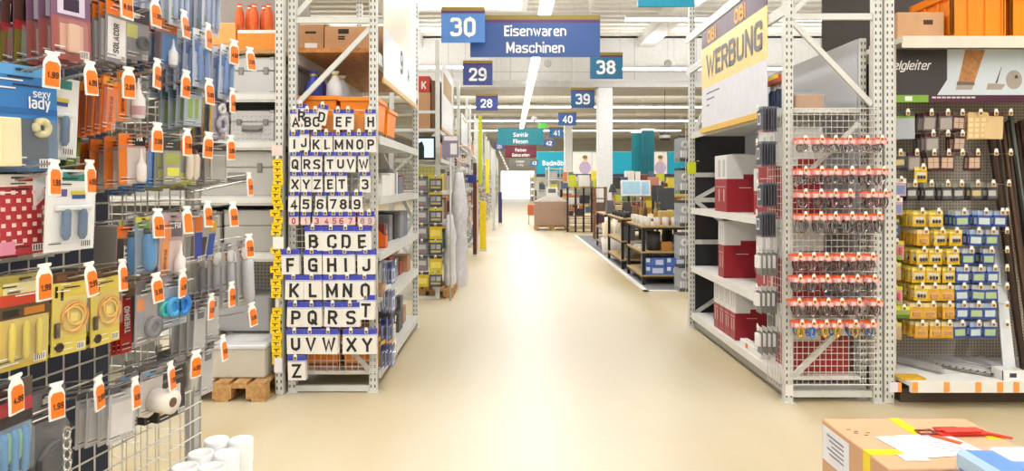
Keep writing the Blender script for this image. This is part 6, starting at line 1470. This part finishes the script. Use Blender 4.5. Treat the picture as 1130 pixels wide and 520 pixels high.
# orange trolley far off
t = thing('trolley', 'small orange trolley left of the wrapped carton', 'trolley', (Xa(587, 27), 27, 0)); part('bin', G().cbox(-.16, .16, 0, .5, .35, .8, .03), mat('#d8764a', .5), t)
for sx in (-1, 1): part('leg', G().path([(sx * .12, .1, .35), (sx * .12, .1, 0)], .02, 6), STEEL, t)
# wooden ladder shelf
t = thing('ladder_shelf', 'brown wooden ladder shelf in front of the thick column', 'shelf', (Xa(663, 19.5), 19.5, .013)); WB = wood('#9a6a44', '#7c5030')
for sx in (-1, 1):
    for sy in (0, .35): part('post', G().box(sx * .16 - .02, sx * .16 + .02, sy, sy + .04, 0, 1.5), WB, t)
for z in (.15, .45, .8, 1.15, 1.46): part('board', G().box(-.18, .18, -.02, .41, z, z + .03), WB, t)
for i, z in enumerate((.48, .83)): carton('shelf_box', Xa(663, 19.5) - .12, Xa(663, 19.5) + .12, 19.52, 19.8, .016 + z, .016 + z + .22, '%s dark box on the ladder shelf' % ORD[i], mat(('#54344a', '#6a5a4c')[i], .6), lidgap=False)
t = thing('wood_figure', 'pale wooden trestle lamp beside the ladder shelf', 'lamp', (Xa(676, 19), 19, .014))
for a in range(3): part('leg', G().path([(.16 * math.cos(a * 2.1), .16 * math.sin(a * 2.1), 0), (0, 0, 1.35)], .02, 6), wood('#c99a6a', '#b08050'), t)
part('shade', G().lathe((0, 0, 1.35), [(.12, 0), (.06, .2), (.02, .24)], 14), DARK, t)
# background goods of the bath department
bgc = ['#c9b48c', '#8c8a8c', '#3e3a3c', '#c9cf3a', '#7a3a34', '#e4e2de', '#5a6a8c', '#c97a4a', '#b9cfe0', '#e8d24a', '#a4524a', '#6a7a54']
for j, (Y, x0, x1, H) in enumerate(((19.0, 3.3, 6.2, 1.25), (22.6, 1.9, 2.7, 1.5), (25.5, 1.9, 7.2, 1.4), (29.0, 2.2, 8.6, 1.7))):
    t = thing('display_shelf', 'low display shelf, %s row back in the bath department' % ORD[j], 'shelf', (0, Y, .013 if j == 0 else 0))
    for x in [x0 + (x1 - x0) * k / 3 for k in range(4)]: part('post', G().box(x - .03, x + .03, 0, .06, 0, H), BM, t)
    for z in (.1, .5, .9, H - .03)[:4]: part('board', G().box(x0, x1, 0, .5, z, z + .03), OAK, t)
    for li, z in enumerate((.13, .53, .93, H)):
        x = x0 + .05; k = 0
        while x < x1 - .3:
            wq = random.uniform(.14, .4); h = random.uniform(.15, .3 if li < 3 else .45)
            if li >= 1 and k < 14: carton('display_box', x, x + wq, Y + .08, Y + .4, z + .015, z + .014 + h, '%s item on the %s board of the %s bath display row' % (ORD[k], ('lowest', 'second', 'third', 'top')[li], ORD[j]), mat(random.choice(bgc), .55), 'goods of the bath department', lidgap=False)
            x += wq + random.uniform(.02, .12); k += 1
# framed light blue pictures leaning on the tables
for i, (px, py, Y, wq, h) in enumerate(((697, 204, 18.0, .55, .42), (711, 204, 18.2, .35, .42))):
    c = P(px, 216, Y); t = thing('framed_picture', ('wide pale blue framed picture above the dark jars', 'narrow pale blue framed picture beside the wide one')[i], 'picture', (c.x, Y, c.z), 0, None, (R(-12), 0, 0))
    part('frame', G().cbox(-wq / 2, wq / 2, 0, .03, 0, h, .006), mat('#e4eaf0', .4), t); part('print', G().rect(-wq / 2 + .04, wq / 2 - .04, .04, h - .04, -.002), mat('#a9cfe2', .4, 0, .2, 6), t)
    part('easel', G().bar((0, .03, .3), (0, .3, -(c.z) / math.cos(R(12)) * .93), .03), OAK, t)
# dark square boards
for i, (px, py0, py1, Y, wq, col) in enumerate(((726, 205, 222, 17, .3, '#4a4c52'), (735, 208, 232, 16, .4, '#5a5c64'), (721, 196, 212, 18.5, .3, '#c9846a'))):
    z1 = Za(py0, Y); t = thing('display_board', ('dark grey display board behind the cups', 'grey leaning board beside the hanging packs', 'salmon display board behind the dark boards')[i], 'board', (Xa(px, Y), Y, .013)); part('panel', G().cbox(-wq / 2, wq / 2, 0, .04, Za(py1, Y), z1, .005), mat(col, .5), t)
    part('post', G().box(-.025, .025, .04, .08, 0, z1 - .05), BM, t)

# ---------------------------------------------------------------- packs on the far end of the red box rack
pack('showerpack', .15, .30, '#a9adb4', [(-.5, .5, 0, .1, '#4a4c52'), (-.4, .4, .85, .98, '#3c4a44')], product=[('disc', roll(0, .35, .045, .02), mat('#eceaea', .35)), ('hub', roll(0, .35, .016, .026), mat('#8a8c90', .35)), ('stick', rods(4, .2, .012, .58, .85), mat('#e6e6ea', .4))], blister=(-.46, .46, .12, .97, .035))
part('wire_panel', wire_grid(RX0 - .02, RX1, .3, 2.3, 12, 34, .0025, .004), MESHW, rr, (0, RY1 + .06, 0))
for j in range(5):
    for c, xx in enumerate((2.02, 2.2)):
        z = Za(152 + j * 35, 8.0)
        hook((xx, RY1 + .37, z), R(180), .3, 'hook on the far end panel, %s row, %s' % (ORD[j], ('aisle side', 'inner side')[c]), 'hooks on the far end panel', None, .03, .05, TAGW, 0, False, .002, True)
        for n in range(3): place('showerpack', 'disc_pack', (xx - .03, RY1 + .14 + .09 * n, z - .004), R(0) + random.uniform(-.2, .1), '%s grey pack with a white disc, %s row of the far end, %s' % (('front', 'middle', 'rear')[n], ORD[j], ('aisle side', 'inner side')[c]), 'pack', 'packs with white discs')
# ================================================================ far right racks and distant stands
for i, Y in enumerate((31, 42, 49, 57)):
    X0 = 1.75; t = thing('end_rack', 'pale rack far down the right side, %s from the wrapped carton' % ORD[i], 'rack', (0, 0, 0))
    for (x, y) in ((X0, Y), (X0 + .7, Y), (X0, Y + 2.4), (X0 + .7, Y + 2.4)): part('post', G().box(x - .03, x + .03, y - .03, y + .03, 0, 2.4), RACK, t)
    for z in (.15, .7, 1.25, 1.8, 2.3): part('shelf', G().box(X0, X0 + .7, Y, Y + 2.4, z - .03, z), RACK, t)
    for li, z in enumerate((.15, .7, 1.25, 1.8)):
        for k in range(3): carton('shelf_box', X0 + .02, X0 + .4, Y + .1 + .78 * k, Y + .75 + .78 * k, z + .001, z + random.uniform(.25, .45), '%s box on level %s of the %s far right rack' % (ORD[k], ('one', 'two', 'three', 'four')[li], ORD[i]), mat(random.choice(goods), .6), 'boxes on the far right racks', lidgap=False)
